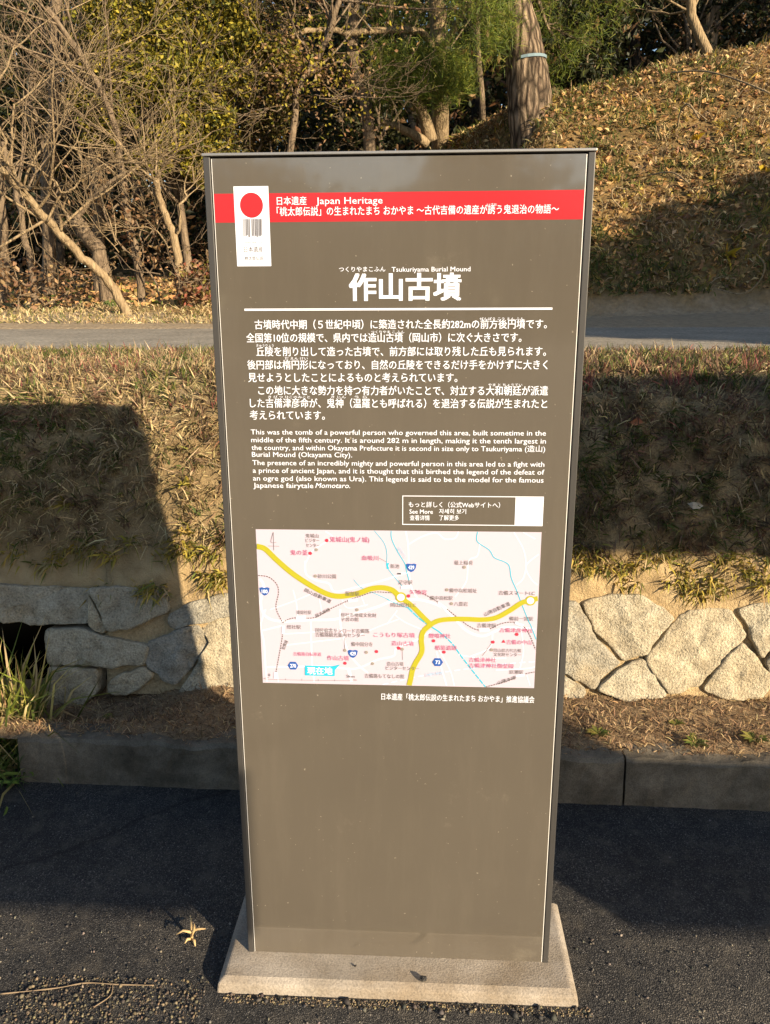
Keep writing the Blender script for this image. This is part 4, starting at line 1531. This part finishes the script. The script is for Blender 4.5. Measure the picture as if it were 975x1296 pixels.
t, b0, w = bare(162, 8.2, ((140, 358, 8.2), (105, 325, 8.1), (72, 292, 8.0), (48, 265, 7.9), (25, 240, 7.8), (0, 215, 7.7)), 0.05, 0.028,
                'pale bare tree leaning far to the left at the road verge', [
                    (((75, 295, 8), (82, 268, 7.9), (84, 245, 7.8), (70, 228, 7.7), (40, 215, 7.6), (0, 208, 7.5)), 0.022, 0.012),
                    (((135, 352, 8.2), (142, 340, 8.1), (146, 318, 8.1), (144, 303, 8.1)), 0.018, 0.01),
                    (((60, 280, 7.9), (90, 230, 7.8), (140, 215, 7.7), (175, 240, 7.6)), 0.02, 0.006),
                    (((30, 245, 7.8), (50, 190, 7.7), (110, 195, 7.6), (160, 230, 7.5)), 0.02, 0.006),
                    (((20, 235, 7.8), (15, 160, 7.7), (60, 100, 7.6), (120, 70, 7.5)), 0.022, 0.006),
                    (((5, 215, 7.8), (20, 150, 7.6), (50, 155, 7.6), (100, 175, 7.5)), 0.016, 0.006),
                    (((0, 215, 7.8), (0, 120, 7.6), (30, 50, 7.5), (90, 10, 7.4)), 0.02, 0.006)], extra=6, L=1.3)
t, b0, w = bare(137, 9.4, ((128, 325, 9.4), (112, 300, 9.4), (96, 278, 9.4)), 0.085, 0.07, 'stout broken grey trunk leaning left behind the pale leaning tree', [], 'bark_grey', 2, 0.8)
t, b0, w = bare(182, 9.6, ((172, 320, 9.6), (163, 285, 9.6), (157, 235, 9.6), (150, 180, 9.6), (130, 120, 9.5), (95, 60, 9.5), (60, 10, 9.4)), 0.05, 0.025, 'slim grey trunk right of the leaning trees, branching high', [
    (((155, 220, 9.6), (120, 170, 9.5), (60, 140, 9.4), (0, 120, 9.3)), 0.02, 0.008), (((150, 180, 9.6), (190, 150, 9.5), (230, 120, 9.4)), 0.02, 0.008), (((130, 120, 9.5), (80, 100, 9.4), (20, 90, 9.3)), 0.02, 0.008)], 'bark_grey', 8, 1.5)
t, b0, w = bare(233, 9.2, ((222, 310, 9.2), (212, 280, 9.2), (203, 252, 9.2), (196, 225, 9.1)), 0.055, 0.03, 'pale forked trunk nearest the left edge of the sign', [
    (((220, 302, 9.2), (228, 270, 9.1), (236, 240, 9.1), (245, 210, 9)), 0.03, 0.012), (((217, 312, 9.2), (200, 295, 9.1), (180, 290, 9))[:3], 0.018, 0.006)], 'bark_pale', 5, 0.9)
t, b0, w = bare(47, 9.6, ((40, 330, 9.6), (30, 290, 9.6), (20, 240, 9.6), (5, 180, 9.6)), 0.04, 0.025, 'thin upright grey trunk left of the leaning trees', [(((15, 220, 9.6), (50, 180, 9.5), (100, 150, 9.4)), 0.015, 0.006)], 'bark_grey', 6, 1.4)
t, b0, w = bare(66, 11.5, ((62, 300, 11.5), (60, 240, 11.5), (66, 160, 11.5), (70, 60, 11.5), (72, -40, 11.5)), 0.09, 0.06, 'upright darker trunk farther back on the left', [], 'bark_grey', 6, 1.8)
t, b0, w = bare(5, 10.5, ((4, 310, 10.5), (0, 240, 10.5), (-8, 150, 10.5), (-10, 30, 10.5)), 0.07, 0.05, 'upright trunk at the left edge of the view', [(((-5, 170, 10.4), (40, 120, 10.2), (90, 80, 10))[:3], 0.02, 0.008)], 'bark_grey', 8, 2.0)
t, b0, w = bare(128, 12, ((124, 250, 12), (118, 160, 12), (108, 60, 12), (100, -40, 12)), 0.09, 0.06, 'tall grey trunk rising behind the olive evergreen on the left', [], 'bark_grey', 6, 2.0)
t, b0, w = bare(352, 10.2, ((372, 150, 10.2), (380, 110, 10.2), (410, 60, 10.1), (430, 0, 10)), 0.05, 0.03, 'twiggy brown tree above the upper left corner of the sign', [
    (((375, 140, 10.2), (395, 122, 10), (410, 125, 9.9), (445, 120, 9.8)), 0.02, 0.01), (((378, 120, 10.2), (350, 90, 10), (330, 50, 9.9), (310, 0, 9.8)), 0.025, 0.01), (((375, 130, 10.2), (340, 140, 10), (300, 150, 9.9)), 0.02, 0.008),
    (((385, 100, 10.2), (420, 80, 10), (450, 90, 9.9)), 0.02, 0.008), (((400, 70, 10.1), (370, 30, 10), (380, -20, 10)), 0.02, 0.008)], 'bark_grey', 9, 1.4)
crown(t, b0, [at(390 + rng.normal(0, 45), 70 + rng.normal(0, 45), 10 + rng.normal(0, 0.3)) for _ in range(16)], [0.35] * 16, 16, 0.055, 0.03, BROWN + OLIVE[:3], m='leaf', sub=8, csize=0.45)


# evergreen broadleaf trees
def evergreen(px, D, lobes, label, cols=OLIVE, wts=None, per=34, sub=16, L=0.065, W=0.032, mat='bark_grey', rpx=34, trunk_r=0.06, group=None, name='evergreen_tree', csize=0.3, up=True):
    b0 = foot(px, D)
    w = Wood()
    C = [at(x, y, D + dz) for x, y, dz, r in lobes]
    Rr = [r * D / 1000 for *_, r in lobes]
    ctr = sum(C) / len(C)
    hub = b0 + (ctr - b0) * 0.45
    w.limb([b0 + (0, 0, -0.15), b0 + (ctr - b0) * 0.2 + rng.normal(0, 0.04, 3), hub], trunk_r, trunk_r * 0.7, 7, 0.01)
    for c in C:
        m_ = (hub + c) / 2 + rng.normal(0, 0.12, 3)
        w.limb([hub, m_, c], trunk_r * 0.4, 0.012, 5, 0.02)
        for k in range(4):
            w.grow(c + rng.normal(0, 0.1, 3), rng.normal(size=3), 0.4, 0.008, 1, 0.05, 0.3, 4)
    t = tree_obj(name, b0, label, 'tree', w, M[mat], group)
    crown(t, b0, C, Rr, per, L, W, cols, wts, sub=sub, csize=csize)
    return t


evergreen(238, 10.0, [(150, 72, 0, 34), (185, 50, .2, 38), (228, 62, .1, 38), (265, 55, .3, 34), (175, 105, -.1, 36), (215, 108, -.2, 36), (258, 105, 0, 34), (150, 140, -.1, 22), (200, 185, -.3, 28), (235, 190, -.3, 30),
                      (160, 20, .3, 30), (210, 10, .3, 36), (265, 5, .3, 36), (225, 150, -.2, 26), (265, 150, -.1, 28), (135, 95, 0, 24), (290, 100, .1, 28), (300, 30, .4, 32), (185, 205, -.3, 22), (252, 212, -.2, 20), (240, -60, .4, 60), (320, 60, .1, 30), (180, -70, .4, 50), (300, -60, .4, 60), (120, 30, .2, 34), (115, 130, .1, 26), (130, 165, 0, 24), (280, 200, -.1, 22)],
          'olive green broadleaf evergreen with a wide sunlit crown left of the sign', per=62, sub=20, csize=0.22, L=0.06, W=0.032)
evergreen(300, 10.8, [(300, 70, .2, 36), (320, 110, .1, 32), (310, 150, 0, 30), (340, 170, 0, 26), (290, 175, 0, 26), (335, 40, .3, 34), (350, 90, .2, 28), (360, 140, .1, 24), (330, 0, .3, 40)],
          'duller brown green evergreen directly behind the upper left corner of the sign', cols=[(0.10, 0.08, 0.02), (0.065, 0.06, 0.015), (0.15, 0.10, 0.035), (0.04, 0.04, 0.01)], per=38, sub=16, L=0.06, W=0.03)
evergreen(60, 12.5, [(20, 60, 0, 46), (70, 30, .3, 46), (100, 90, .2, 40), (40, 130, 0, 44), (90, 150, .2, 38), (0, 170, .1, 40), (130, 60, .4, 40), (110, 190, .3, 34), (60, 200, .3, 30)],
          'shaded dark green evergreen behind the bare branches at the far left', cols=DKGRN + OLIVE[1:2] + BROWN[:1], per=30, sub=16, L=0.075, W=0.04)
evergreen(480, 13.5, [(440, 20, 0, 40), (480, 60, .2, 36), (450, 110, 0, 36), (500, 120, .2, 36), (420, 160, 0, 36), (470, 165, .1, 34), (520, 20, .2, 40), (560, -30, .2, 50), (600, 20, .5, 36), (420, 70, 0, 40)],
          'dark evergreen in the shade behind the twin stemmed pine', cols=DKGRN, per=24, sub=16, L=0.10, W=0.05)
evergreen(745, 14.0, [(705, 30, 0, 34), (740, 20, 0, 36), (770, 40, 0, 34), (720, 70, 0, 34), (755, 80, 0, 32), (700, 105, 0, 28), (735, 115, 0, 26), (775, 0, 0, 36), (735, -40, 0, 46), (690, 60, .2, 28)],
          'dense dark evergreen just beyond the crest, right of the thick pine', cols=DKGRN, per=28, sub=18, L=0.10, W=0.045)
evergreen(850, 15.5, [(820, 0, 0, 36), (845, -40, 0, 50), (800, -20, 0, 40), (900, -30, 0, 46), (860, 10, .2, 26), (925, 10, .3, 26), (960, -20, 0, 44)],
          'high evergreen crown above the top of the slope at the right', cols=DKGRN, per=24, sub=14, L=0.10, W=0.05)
evergreen(255, 8.6, [(245, 352, 0, 22), (262, 360, 0.1, 22), (240, 372, -0.1, 16), (270, 340, .2, 22)], 'low bush of brown and red leaves beside the verge, touching the sign edge', cols=BROWN + [(0.24, 0.08, 0.05), (0.16, 0.14, 0.03)], per=16, sub=12, L=0.06, W=0.035, trunk_r=0.012, name='low_bush')
evergreen(20, 8.8, [(10, 345, 0, 24), (50, 352, 0.1, 22), (90, 362, .1, 20), (-10, 335, 0, 26)], 'low dry brown thicket under the leaning trees at the left', cols=BROWN, per=10, sub=10, L=0.06, W=0.035, trunk_r=0.012, name='low_bush', csize=0.5)
evergreen(200, 9.4, [(150, 260, 0, 30), (175, 285, 0, 26), (130, 235, 0, 30), (200, 320, 0, 20)], 'small twiggy shrub with rusty leaves between the left trunks', cols=BROWN, per=9, sub=9, L=0.06, W=0.035, trunk_r=0.014, name='low_bush', csize=0.5)

# tall trees of the wood behind: one of each kind, then copies
def forest_proto(kind):
    base = np.zeros(3)
    w = Wood()
    h = 9.5
    pts = [np.array([0, 0, -0.3])]
    for i in range(1, 7): pts.append(np.array([rng.normal(0, 0.10), rng.normal(0, 0.10), h * i / 6]))
    w.limb(pts, 0.13, 0.05, 7, 0.01, 2)
    for k in range(10):
        z = rng.uniform(2.0, 9)
        w.grow((0, 0, z), (rng.normal(), rng.normal(), 0.15), 1.5, 0.03, 1, 0.02, 0.3, 3)
    t = tree_obj('forest_tree', base, '', 'tree', w, M['bark_dark'] if kind else M['bark_grey'], 'trunks of the wood behind the slope')
    C = []
    for k in range(15):
        z = rng.uniform(3.2 if kind != 1 else 1.6, 9.8)
        rad = 1.7 * (1 - 0.5 * (z - 2) / 8)
        a = rng.uniform(0, 6.28)
        C.append(np.array([math.cos(a) * rad * rng.uniform(0.2, 1), math.sin(a) * rad * rng.uniform(0.2, 1), z]))
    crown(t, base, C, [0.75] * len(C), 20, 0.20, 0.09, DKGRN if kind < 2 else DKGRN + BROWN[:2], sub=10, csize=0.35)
    return t


def copy_thing(o, loc, rz, sc, label):
    c = o.copy()
    COL.objects.link(c)
    c.location = loc
    c.rotation_euler = (0, 0, rz)
    c.scale = (sc,) * 3
    c['label'] = label
    for ch in list(o.children):
        d = ch.copy()
        COL.objects.link(d)
        d.parent = c
    return c


protos = [forest_proto(0), forest_proto(1), forest_proto(2)]
FL = ['tall dark tree of the wood, its trunk bare below the crown, behind the nearer trees', 'tall dark tree of the wood, leafy almost to the ground, behind the nearer trees', 'tall tree of the wood with some brown leaves, behind the nearer trees']
spots = []
for i in range(400):
    y = rng.uniform(13.5, 34)
    x = rng.uniform(-0.62, 0.56) * (y + 1.4)
    if all((x - a) ** 2 + (y - b) ** 2 > 2.4 for a, b in spots): spots.append((x, y))
    if len(spots) >= 62: break
for i, (x, y) in enumerate(spots):
    k = i % 3
    z = upper_h(x, y)
    rz, sc = rng.uniform(0, 6.28), rng.uniform(0.85, 1.3)
    if i < 3:
        o = protos[k]
        o.location = (x, y, z)
        o.rotation_euler = (0, 0, rz)
        o['label'] = FL[k]
    else:
        copy_thing(protos[k], (x, y, z), rz, sc, FL[k])

def thicket_proto():
    w = Wood()
    for k in range(7): w.grow((rng.normal(0, .15), rng.normal(0, .15), -0.1), (rng.normal(0, .5), rng.normal(0, .5), 1), 1.3, 0.018, 1, 0.05, 0.3, 4)
    t = tree_obj('wood_shrub', np.zeros(3), '', 'shrub', w, M['bark_dark'], 'undergrowth of the wood')
    C = [np.array([rng.normal(0, .6), rng.normal(0, .6), rng.uniform(0.3, 1.9)]) for _ in range(9)]
    crown(t, np.zeros(3), C, [0.5] * 9, 18, 0.13, 0.06, DKGRN + BROWN[:2], sub=9, csize=0.4)
    return t


p_ = thicket_proto()
for i in range(46):
    y = rng.uniform(13.5, 27)
    x = rng.uniform(-0.60, -0.02) * (y + 1.4) if i % 4 else rng.uniform(-0.05, 0.5) * (y + 1.4)
    loc, rz, sc = (x, y, upper_h(x, y)), rng.uniform(0, 6.28), rng.uniform(0.8, 1.5)
    if i == 0:
        p_.location = loc
        p_['label'] = 'dark leafy shrub of the undergrowth between the trunks of the wood'
    else: copy_thing(p_, loc, rz, sc, 'dark leafy shrub of the undergrowth between the trunks of the wood')

# trees standing on the right beyond the frame: they shade the foot of the hill and the wood
SH = [(11.0, 8.5, 3.2, 1.1), (12.5, 6.5, 2.5, 1.15), (9.8, 11.0, 5.6, 0.9), (14.5, 9.5, 3.5, 1.2), (13.0, 13.0, 5.8, 1.0), (17.0, 8.0, 2.5, 1.3)]
for i, (x, y, z, sc) in enumerate(SH):
    o = copy_thing(protos[1], (x, y, z), i * 1.3, sc, 'leafy dark tree standing right of the view beside the slope')
    o['group'] = 'trees right of the view'

# unseen hedgerow added on the right, shaped to shade the foot of the hill
b0 = np.array([7.0, 1.0, 1.2])
w = Wood()
for y in np.linspace(-2.2, 3.8, 7):
    w.limb([(7, y, 0.9), (7 + rng.normal(0, .1), y, 2.2), (7 + rng.normal(0, .1), y + rng.normal(0, .2), 3.7)], 0.05, 0.02, 6, 0.01)
t = tree_obj('shade_hedge', b0, 'tall dense evergreen hedgerow added out of view on the right to shade the hill foot', 'shade_hedge', w, M['bark_dark'])
C = [np.array([7 + rng.normal(0, 0.25), rng.uniform(-1.1, 4.6), rng.uniform(3.0, 3.95)]) for _ in range(95)]
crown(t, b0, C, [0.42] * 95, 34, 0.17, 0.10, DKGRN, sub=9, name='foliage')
# the depth of the wood: one dark mass far behind the trunks
C = []
for i in range(330):
    x = rng.uniform(-30, 27)
    z = rng.uniform(0, 11.5)
    if z > 8 and x < -11 and rng.uniform() < 0.6: continue
    if 10 < x < 19 and rng.uniform() < 0.5: continue
    C.append(np.array([x, 36 + rng.normal(0, 1.5), 2.3 + z]))
o = crown(None, np.zeros(3), C, [1.7] * len(C), 22, 0.5, 0.3, DKGRN, sub=10, name='far_wood', csize=0.35)
tag(o, kind='stuff')

# ------------------------------------------------------------------ small plants
def tuft(name, label, cat, base, n, H, W, cols, lean, wts=None, spread=0.02, droop=0.5, group=None):
    base = np.asarray(base, float)
    t = empty(name, tuple(base), label, cat, group)
    P = rng.normal(0, spread, (n, 3)) * np.array([1, 1, 0.15])
    d = np.asarray(lean) + rng.normal(0, 0.38, (n, 3))
    blades_obj('blades', P, d, H * rng.uniform(0.5, 1.1, n), W * rng.uniform(0.7, 1.3, n), pick(cols, n, wts), droop, parent=t)
    return t


for px, py, n_, lab in ((862, 486, 34, 'tallest clump of dark red dry grass at the road edge right of the sign'), (946, 470, 20, 'small clump of red dry grass at the road edge near the right side of the view'), (742, 488, 22, 'sparse red grass stems beside the right edge of the sign'),
                        (148, 470, 18, 'clump of pinkish red grass on the sunny bank above the rectangular shadow'), (300, 480, 18, 'red grass stems touching the left edge of the sign')):
    tuft('red_grass', lab, 'grass tuft', bank_at(px, py), n_, 0.085, 0.004, REDG + [(0.34, 0.15, 0.11)], (0, -0.1, 1), spread=0.03, droop=0.2)
for px, py, lab in ((85, 640, 'spray of yellow bamboo grass leaves inside the rectangular shadow'), (238, 612, 'yellowish leaf spray on the sunny bank beside the sign'), (236, 672, 'yellow grass tuft low on the sunny bank above the wall')):
    tuft('leaf_spray', lab, 'plant', bank_at(px, py), 16, 0.075, 0.009, YELL, (0, -0.8, 0.35), spread=0.012, droop=0.4)
# tall green grass at the broken end of the wall
gb = on_plane(22, 962, (0, 0.80, 0.0), np.array([0, -1.0, 0]))
gb[2] = 0.03
tuft('grass_clump', 'tall clump of fresh green grass at the broken left end of the wall', 'grass tuft', (gb[0] - 0.04, 0.84, 0.02), 300, 0.47, 0.008, [(0.17, 0.20, 0.03), (0.26, 0.26, 0.05), (0.10, 0.13, 0.025), (0.40, 0.34, 0.12), (0.48, 0.37, 0.18), (0.30, 0.20, 0.10)], (0.0, -0.10, 1.1), [2, 2, 1.5, 2, 2, 1], spread=0.065, droop=0.75)
tuft('grass_clump', 'low spreading green grass beside the left end of the kerb', 'grass tuft', (gb[0] - 0.02, 0.68, 0.0), 230, 0.22, 0.008, [(0.10, 0.15, 0.03), (0.07, 0.11, 0.025), (0.30, 0.26, 0.1)], (0.05, -0.35, 0.8), spread=0.06, droop=0.9)


def rosette(px, py, r, lab):
    p = on_plane(px, py, (0, 0, 0.142), np.array([0, 0, 1.0]))
    t = empty('weed_rosette', (p[0], p[1], soil_z(p[0], p[1]) + 0.004), lab, 'weed')
    n = 11
    a = np.linspace(0, 6.28, n, endpoint=False) + rng.normal(0, 0.15, n)
    d = np.stack([np.cos(a), np.sin(a), np.full(n, 0.35)], 1)
    C = d * r * 0.5
    V, T = [], []
    for i in range(n):
        u = unit(d[i])
        s_ = np.array([-math.sin(a[i]), math.cos(a[i]), 0])
        L = r * rng.uniform(0.75, 1.1)
        b = len(V)
        V += [u * 0.0, u * L * 0.55 + s_ * L * 0.17 + (0, 0, .002), u * L + (0, 0, -0.004), u * L * 0.55 - s_ * L * 0.17 + (0, 0, .002)]
        T += [(b, b + 1, b + 2), (b, b + 2, b + 3)]
    link_mesh('leaves', raw_mesh('leaves', np.array(V), None, T, tint=np.repeat(pick([(0.16, 0.17, 0.035), (0.24, 0.21, 0.05), (0.11, 0.13, 0.03)], n), 4, 0)), M['leaf'], t)


rosette(757, 932, 0.045, 'yellow green weed rosette on the soil strip nearest the sign')
rosette(880, 945, 0.046, 'weed rosette in the middle of the soil strip on the right')
rosette(856, 918, 0.03, 'small upright green weed on the soil close to the stones')
rosette(955, 940, 0.044, 'weed rosette near the right side of the view by the kerb')
rosette(135, 886, 0.024, 'small shaded weed at the foot of the wall inside the shadow')

# dried stalk standing in the asphalt
p = on_plane(243, 1190, (0, 0, 0), np.array([0, 0, 1.0]))
t = empty('dried_plant', tuple(p), 'pale dried weed stalk sticking out of the asphalt left of the footing', 'plant')
g = Geo()
g.tube([(0, 0, 0), (0.001, 0.004, 0.03), (-0.001, 0.006, 0.062)], [0.0035, 0.0035, 0.001], 6)
for q_ in ([(0, 0, 0.022), (-0.018, 0, 0.026), (-0.034, -0.004, 0.018)], [(0.001, 0, 0.024), (0.016, 0.002, 0.03), (0.033, 0.002, 0.031)], [(0, 0, 0.012), (0.008, 0, 0.03), (0.009, 0, 0.046)], [(0, 0, 0.004), (-0.007, -0.01, 0.012), (-0.011, -0.016, 0.006)], [(0, 0, 0.003), (0.010, -0.012, 0.010), (0.014, -0.02, 0.003)]):
    g.tube(q_, [0.003, 0.003, 0.0012], 5)
g.build('stalk', plain('dry_stalk', (0.52, 0.36, 0.17), 0.8), t, smooth=True)

# grit, moss and roots at the near left corner and round the footing
def grit(n, xr, yr, r0, r1, cols, name, sd):
    import bmesh
    V, T, cc = [], [], []
    bm = bmesh.new()
    bmesh.ops.create_icosphere(bm, subdivisions=1, radius=1)
    ov = np.array([v.co[:] for v in bm.verts])
    of = np.array([[v.index for v in f.verts] for f in bm.faces])
    bm.free()
    for i in range(n):
        x, y = rng.uniform(*xr), rng.uniform(*yr)
        if abs(x) < 0.385 and y > -0.088: continue
        r = r0 + (r1 - r0) * rng.uniform() ** 3
        v = ov * r * rng.uniform(0.6, 1.2, (1, 3)) * rng.uniform(0.45, 1.35, (len(ov), 1)) + np.array([x, y, r * 0.3])
        T.append(of + len(V) * len(ov))
        V.append(v)
        cc.append(np.repeat(pick(cols, 1), len(ov), 0))
    return tag(link_mesh(name, raw_mesh(name, np.concatenate(V), None, np.concatenate(T), tint=np.concatenate(cc)), M['litter']), kind='stuff')


grit(1500, (-1.0, 1.0), (-0.17, 0.14), 0.0010, 0.0042, [(0.07, 0.065, 0.06), (0.14, 0.125, 0.105), (0.04, 0.04, 0.04), (0.24, 0.21, 0.17)], 'loose_grit', 1)
grit(1800, (-0.80, -0.40), (-0.20, -0.055), 0.0010, 0.0045, [(0.15, 0.12, 0.08), (0.20, 0.16, 0.10), (0.09, 0.075, 0.06), (0.05, 0.045, 0.04)], 'loose_grit', 2)
grit(90, (-0.36, 0.40), (-0.115, -0.088), 0.002, 0.008, [(0.05, 0.048, 0.045), (0.09, 0.08, 0.07)], 'loose_grit', 3)
grit(1500, (-0.36, 0.40), (-0.108, -0.084), 0.0008, 0.0028, [(0.26, 0.20, 0.12), (0.34, 0.27, 0.16), (0.14, 0.11, 0.08)], 'loose_grit', 3)
grit(700, (-1.3, 1.4), (0.2, 0.63), 0.001, 0.0032, [(0.09, 0.085, 0.08), (0.16, 0.15, 0.135), (0.05, 0.05, 0.05)], 'loose_grit', 4)
g = Geo()
rp = [on_plane(x, y, (0, 0, 0.003), np.array([0, 0, 1.0])) for x, y in ((0, 1258), (40, 1254), (75, 1250), (110, 1244), (150, 1246), (195, 1247))]
g.tube(smooth_path(rp, 5), [0.0013 + 0.0005 * math.sin(i) for i in range(26)], 5)
rp2 = [on_plane(x, y, (0, 0, 0.003), np.array([0, 0, 1.0])) for x, y in ((143, 1246), (140, 1260), (120, 1274))]
g.tube(smooth_path(rp2, 5), [0.0011] * 11, 5)
o = g.build('dry_root', plain('root_tan', (0.22, 0.16, 0.10), 0.9), None, smooth=True)
tag(o, 'thin dry root lying across the gritty asphalt in the near left corner', 'root')

# dead stems and canes on the hill
for i, (pts, r, lab) in enumerate((
        ([(850, 92, 8.6), (890, 90, 8.3), (930, 100, 8.0), (975, 118, 7.8)], 0.008, 'long pale cane arching over the slope at the upper right'),
        ([(858, 160, 7.9), (862, 140, 7.8), (872, 132, 7.7), (885, 150, 7.7)], 0.008, 'short bent cane standing out of the leaves in the middle of the slope'),
        ([(895, 152, 7.9), (880, 140, 7.9), (865, 130, 7.9)], 0.006, 'thin dead cane lying beside the short bent cane'),
        ([(820, 222, 7.4), (850, 218, 7.2), (872, 232, 7.1)], 0.006, 'curved dry stem low on the sunny slope'),
        ([(905, 365, 7.0), (940, 372, 6.9), (962, 355, 6.9), (968, 335, 6.9), (958, 322, 6.9)], 0.006, 'looping vine stem in the shade at the foot of the hill'),
        ([(785, 262, 7.3), (775, 250, 7.2), (778, 238, 7.2), (795, 240, 7.2)], 0.006, 'twiggy bare stem at the right edge of the sign, low on the slope'))):
    g = Geo()
    P = smooth_path(path(*pts), 5)
    g.tube(P, [r] * len(P), 5)
    o = g.build('dead_cane', M['bark_pale'], None, smooth=True)
    tag(o, lab, 'dead stem')
for px, py, D, lab in ((880, 176, 7.65, 'cluster of large yellow leaves on the sunny slope'), (922, 322, 7.0, 'pair of bright yellow leaves in the shade at the foot of the hill'), (968, 215, 7.3, 'orange yellow leaf spray at the right side of the slope')):
    p = at(px, py, D)
    for k in range(30):        # slide along the view ray on to the slope
        D += 0.06
        q_ = at(px, py, D)
        if q_[2] <= upper_h(q_[0], q_[1]) + 0.04: break
        p = q_
    tuft('yellow_leaves', lab, 'plant', p, 7, 0.17, 0.045, [(0.48, 0.33, 0.03), (0.40, 0.27, 0.04)], (0, -0.7, 0.5), spread=0.02, droop=0.5)
# dry leaves fallen on the near ground
pf = bank_at(802, 533)
g = Geo()
g.poly([(-.022, 0, -.006), (0, -.008, -.014), (.024, -.004, -.004), (.006, -.010, .014)])
o = g.build('fallen_leaf', plain('fallen_rust', (0.30, 0.12, 0.06), 0.8))
o.location = pf + np.array([0, -0.02, 0.0])
tag(o, 'rusty curled leaf lying high on the shaded bank right of the sign', 'leaf')
pf = bank_at(880, 640)
g = Geo()
g.poly([(-.026, 0, .006), (-.010, -.006, -.010), (.012, -.006, -.008), (.024, -.002, .0), (.006, -.008, .012), (-.012, -.008, .014)])
o = g.build('fallen_leaf', plain('fallen_pale', (0.40, 0.37, 0.31), 0.8))
o.location = pf + np.array([0, -0.025, 0.0])
tag(o, 'pale oval leaf lying on the dark shaded bank right of the sign', 'leaf')

# ------------------------------------------------------------------ unseen boards added behind the viewer, cut to cast the shade
YB = -2.4
kx_, kz_ = math.tan(SUN_AZ), math.tan(SUN_EL) / math.cos(SUN_AZ)
M['shade_caster'] = plain('shade_wood', (0.20, 0.15, 0.10), 0.7)


def lift(xp, zp): return xp - YB * kx_, zp - YB * kz_


def shade_caster(t, name, pts):
    g = Geo()
    P = [lift(*p) for p in pts]
    n = len(P)
    g.v = [(x, YB, z) for x, z in P] + [(x, YB - 0.03, z) for x, z in P]
    g.f = [tuple(range(n)), tuple(range(n, 2 * n))[::-1]] + [(i, i + n, (i + 1) % n + n, (i + 1) % n) for i in range(n)]
    g.build(name, M['shade_caster'], t)


def bpost(t, xp, ztop):
    x, z = lift(xp, ztop)
    g = Geo()
    g.box(x - 0.04, x + 0.04, YB + 0.002, YB + 0.08, 0, z)
    g.build('shade_post', M['shade_caster'], t)


t = empty('shade_board', (0, 0, 0), 'low planking added out of view to cast the shade on the asphalt at the left', 'shade_caster')
shade_caster(t, 'shade_plank', [(-1.55, 0.075), (-0.312, 0.075), (-0.312, 0.475), (-1.55, 0.49)])
bpost(t, -1.50, 0.47)
t = empty('shade_board', (0, 0, 0), 'large two tier planking added out of view to shade the asphalt and bank at the right', 'shade_caster')
shade_caster(t, 'shade_plank', [(0.72, 0.075), (3.1, 0.075), (3.1, 0.452), (1.25, 0.447), (1.47, 0.60), (1.44, 0.64), (0.72, 0.64)])
shade_caster(t, 'shade_plank', [(1.05, 1.135), (3.1, 1.135), (3.1, 1.82), (1.05, 1.82)])
bpost(t, 1.20, 1.75)
bpost(t, 3.05, 1.75)
# the wood on the far side of the lot: it only shows as a reflection in the panel
C = []
for i in range(190):
    x = rng.uniform(-40, 40)
    C.append(np.array([x, -46 + rng.normal(0, 1), rng.uniform(0.5, 6.6 + 1.2 * math.sin(x * 0.4))]))
for i in range(30): C.append(np.array([2.6 + rng.normal(0, 0.9), -46, rng.uniform(5, 15)]))
t0 = np.zeros(3)
o = crown(None, t0, C, [2.2] * 190 + [1.3] * 30, 26, 0.8, 0.5, DKGRN, sub=10, name='far_wood', csize=0.35)
tag(o, kind='stuff')
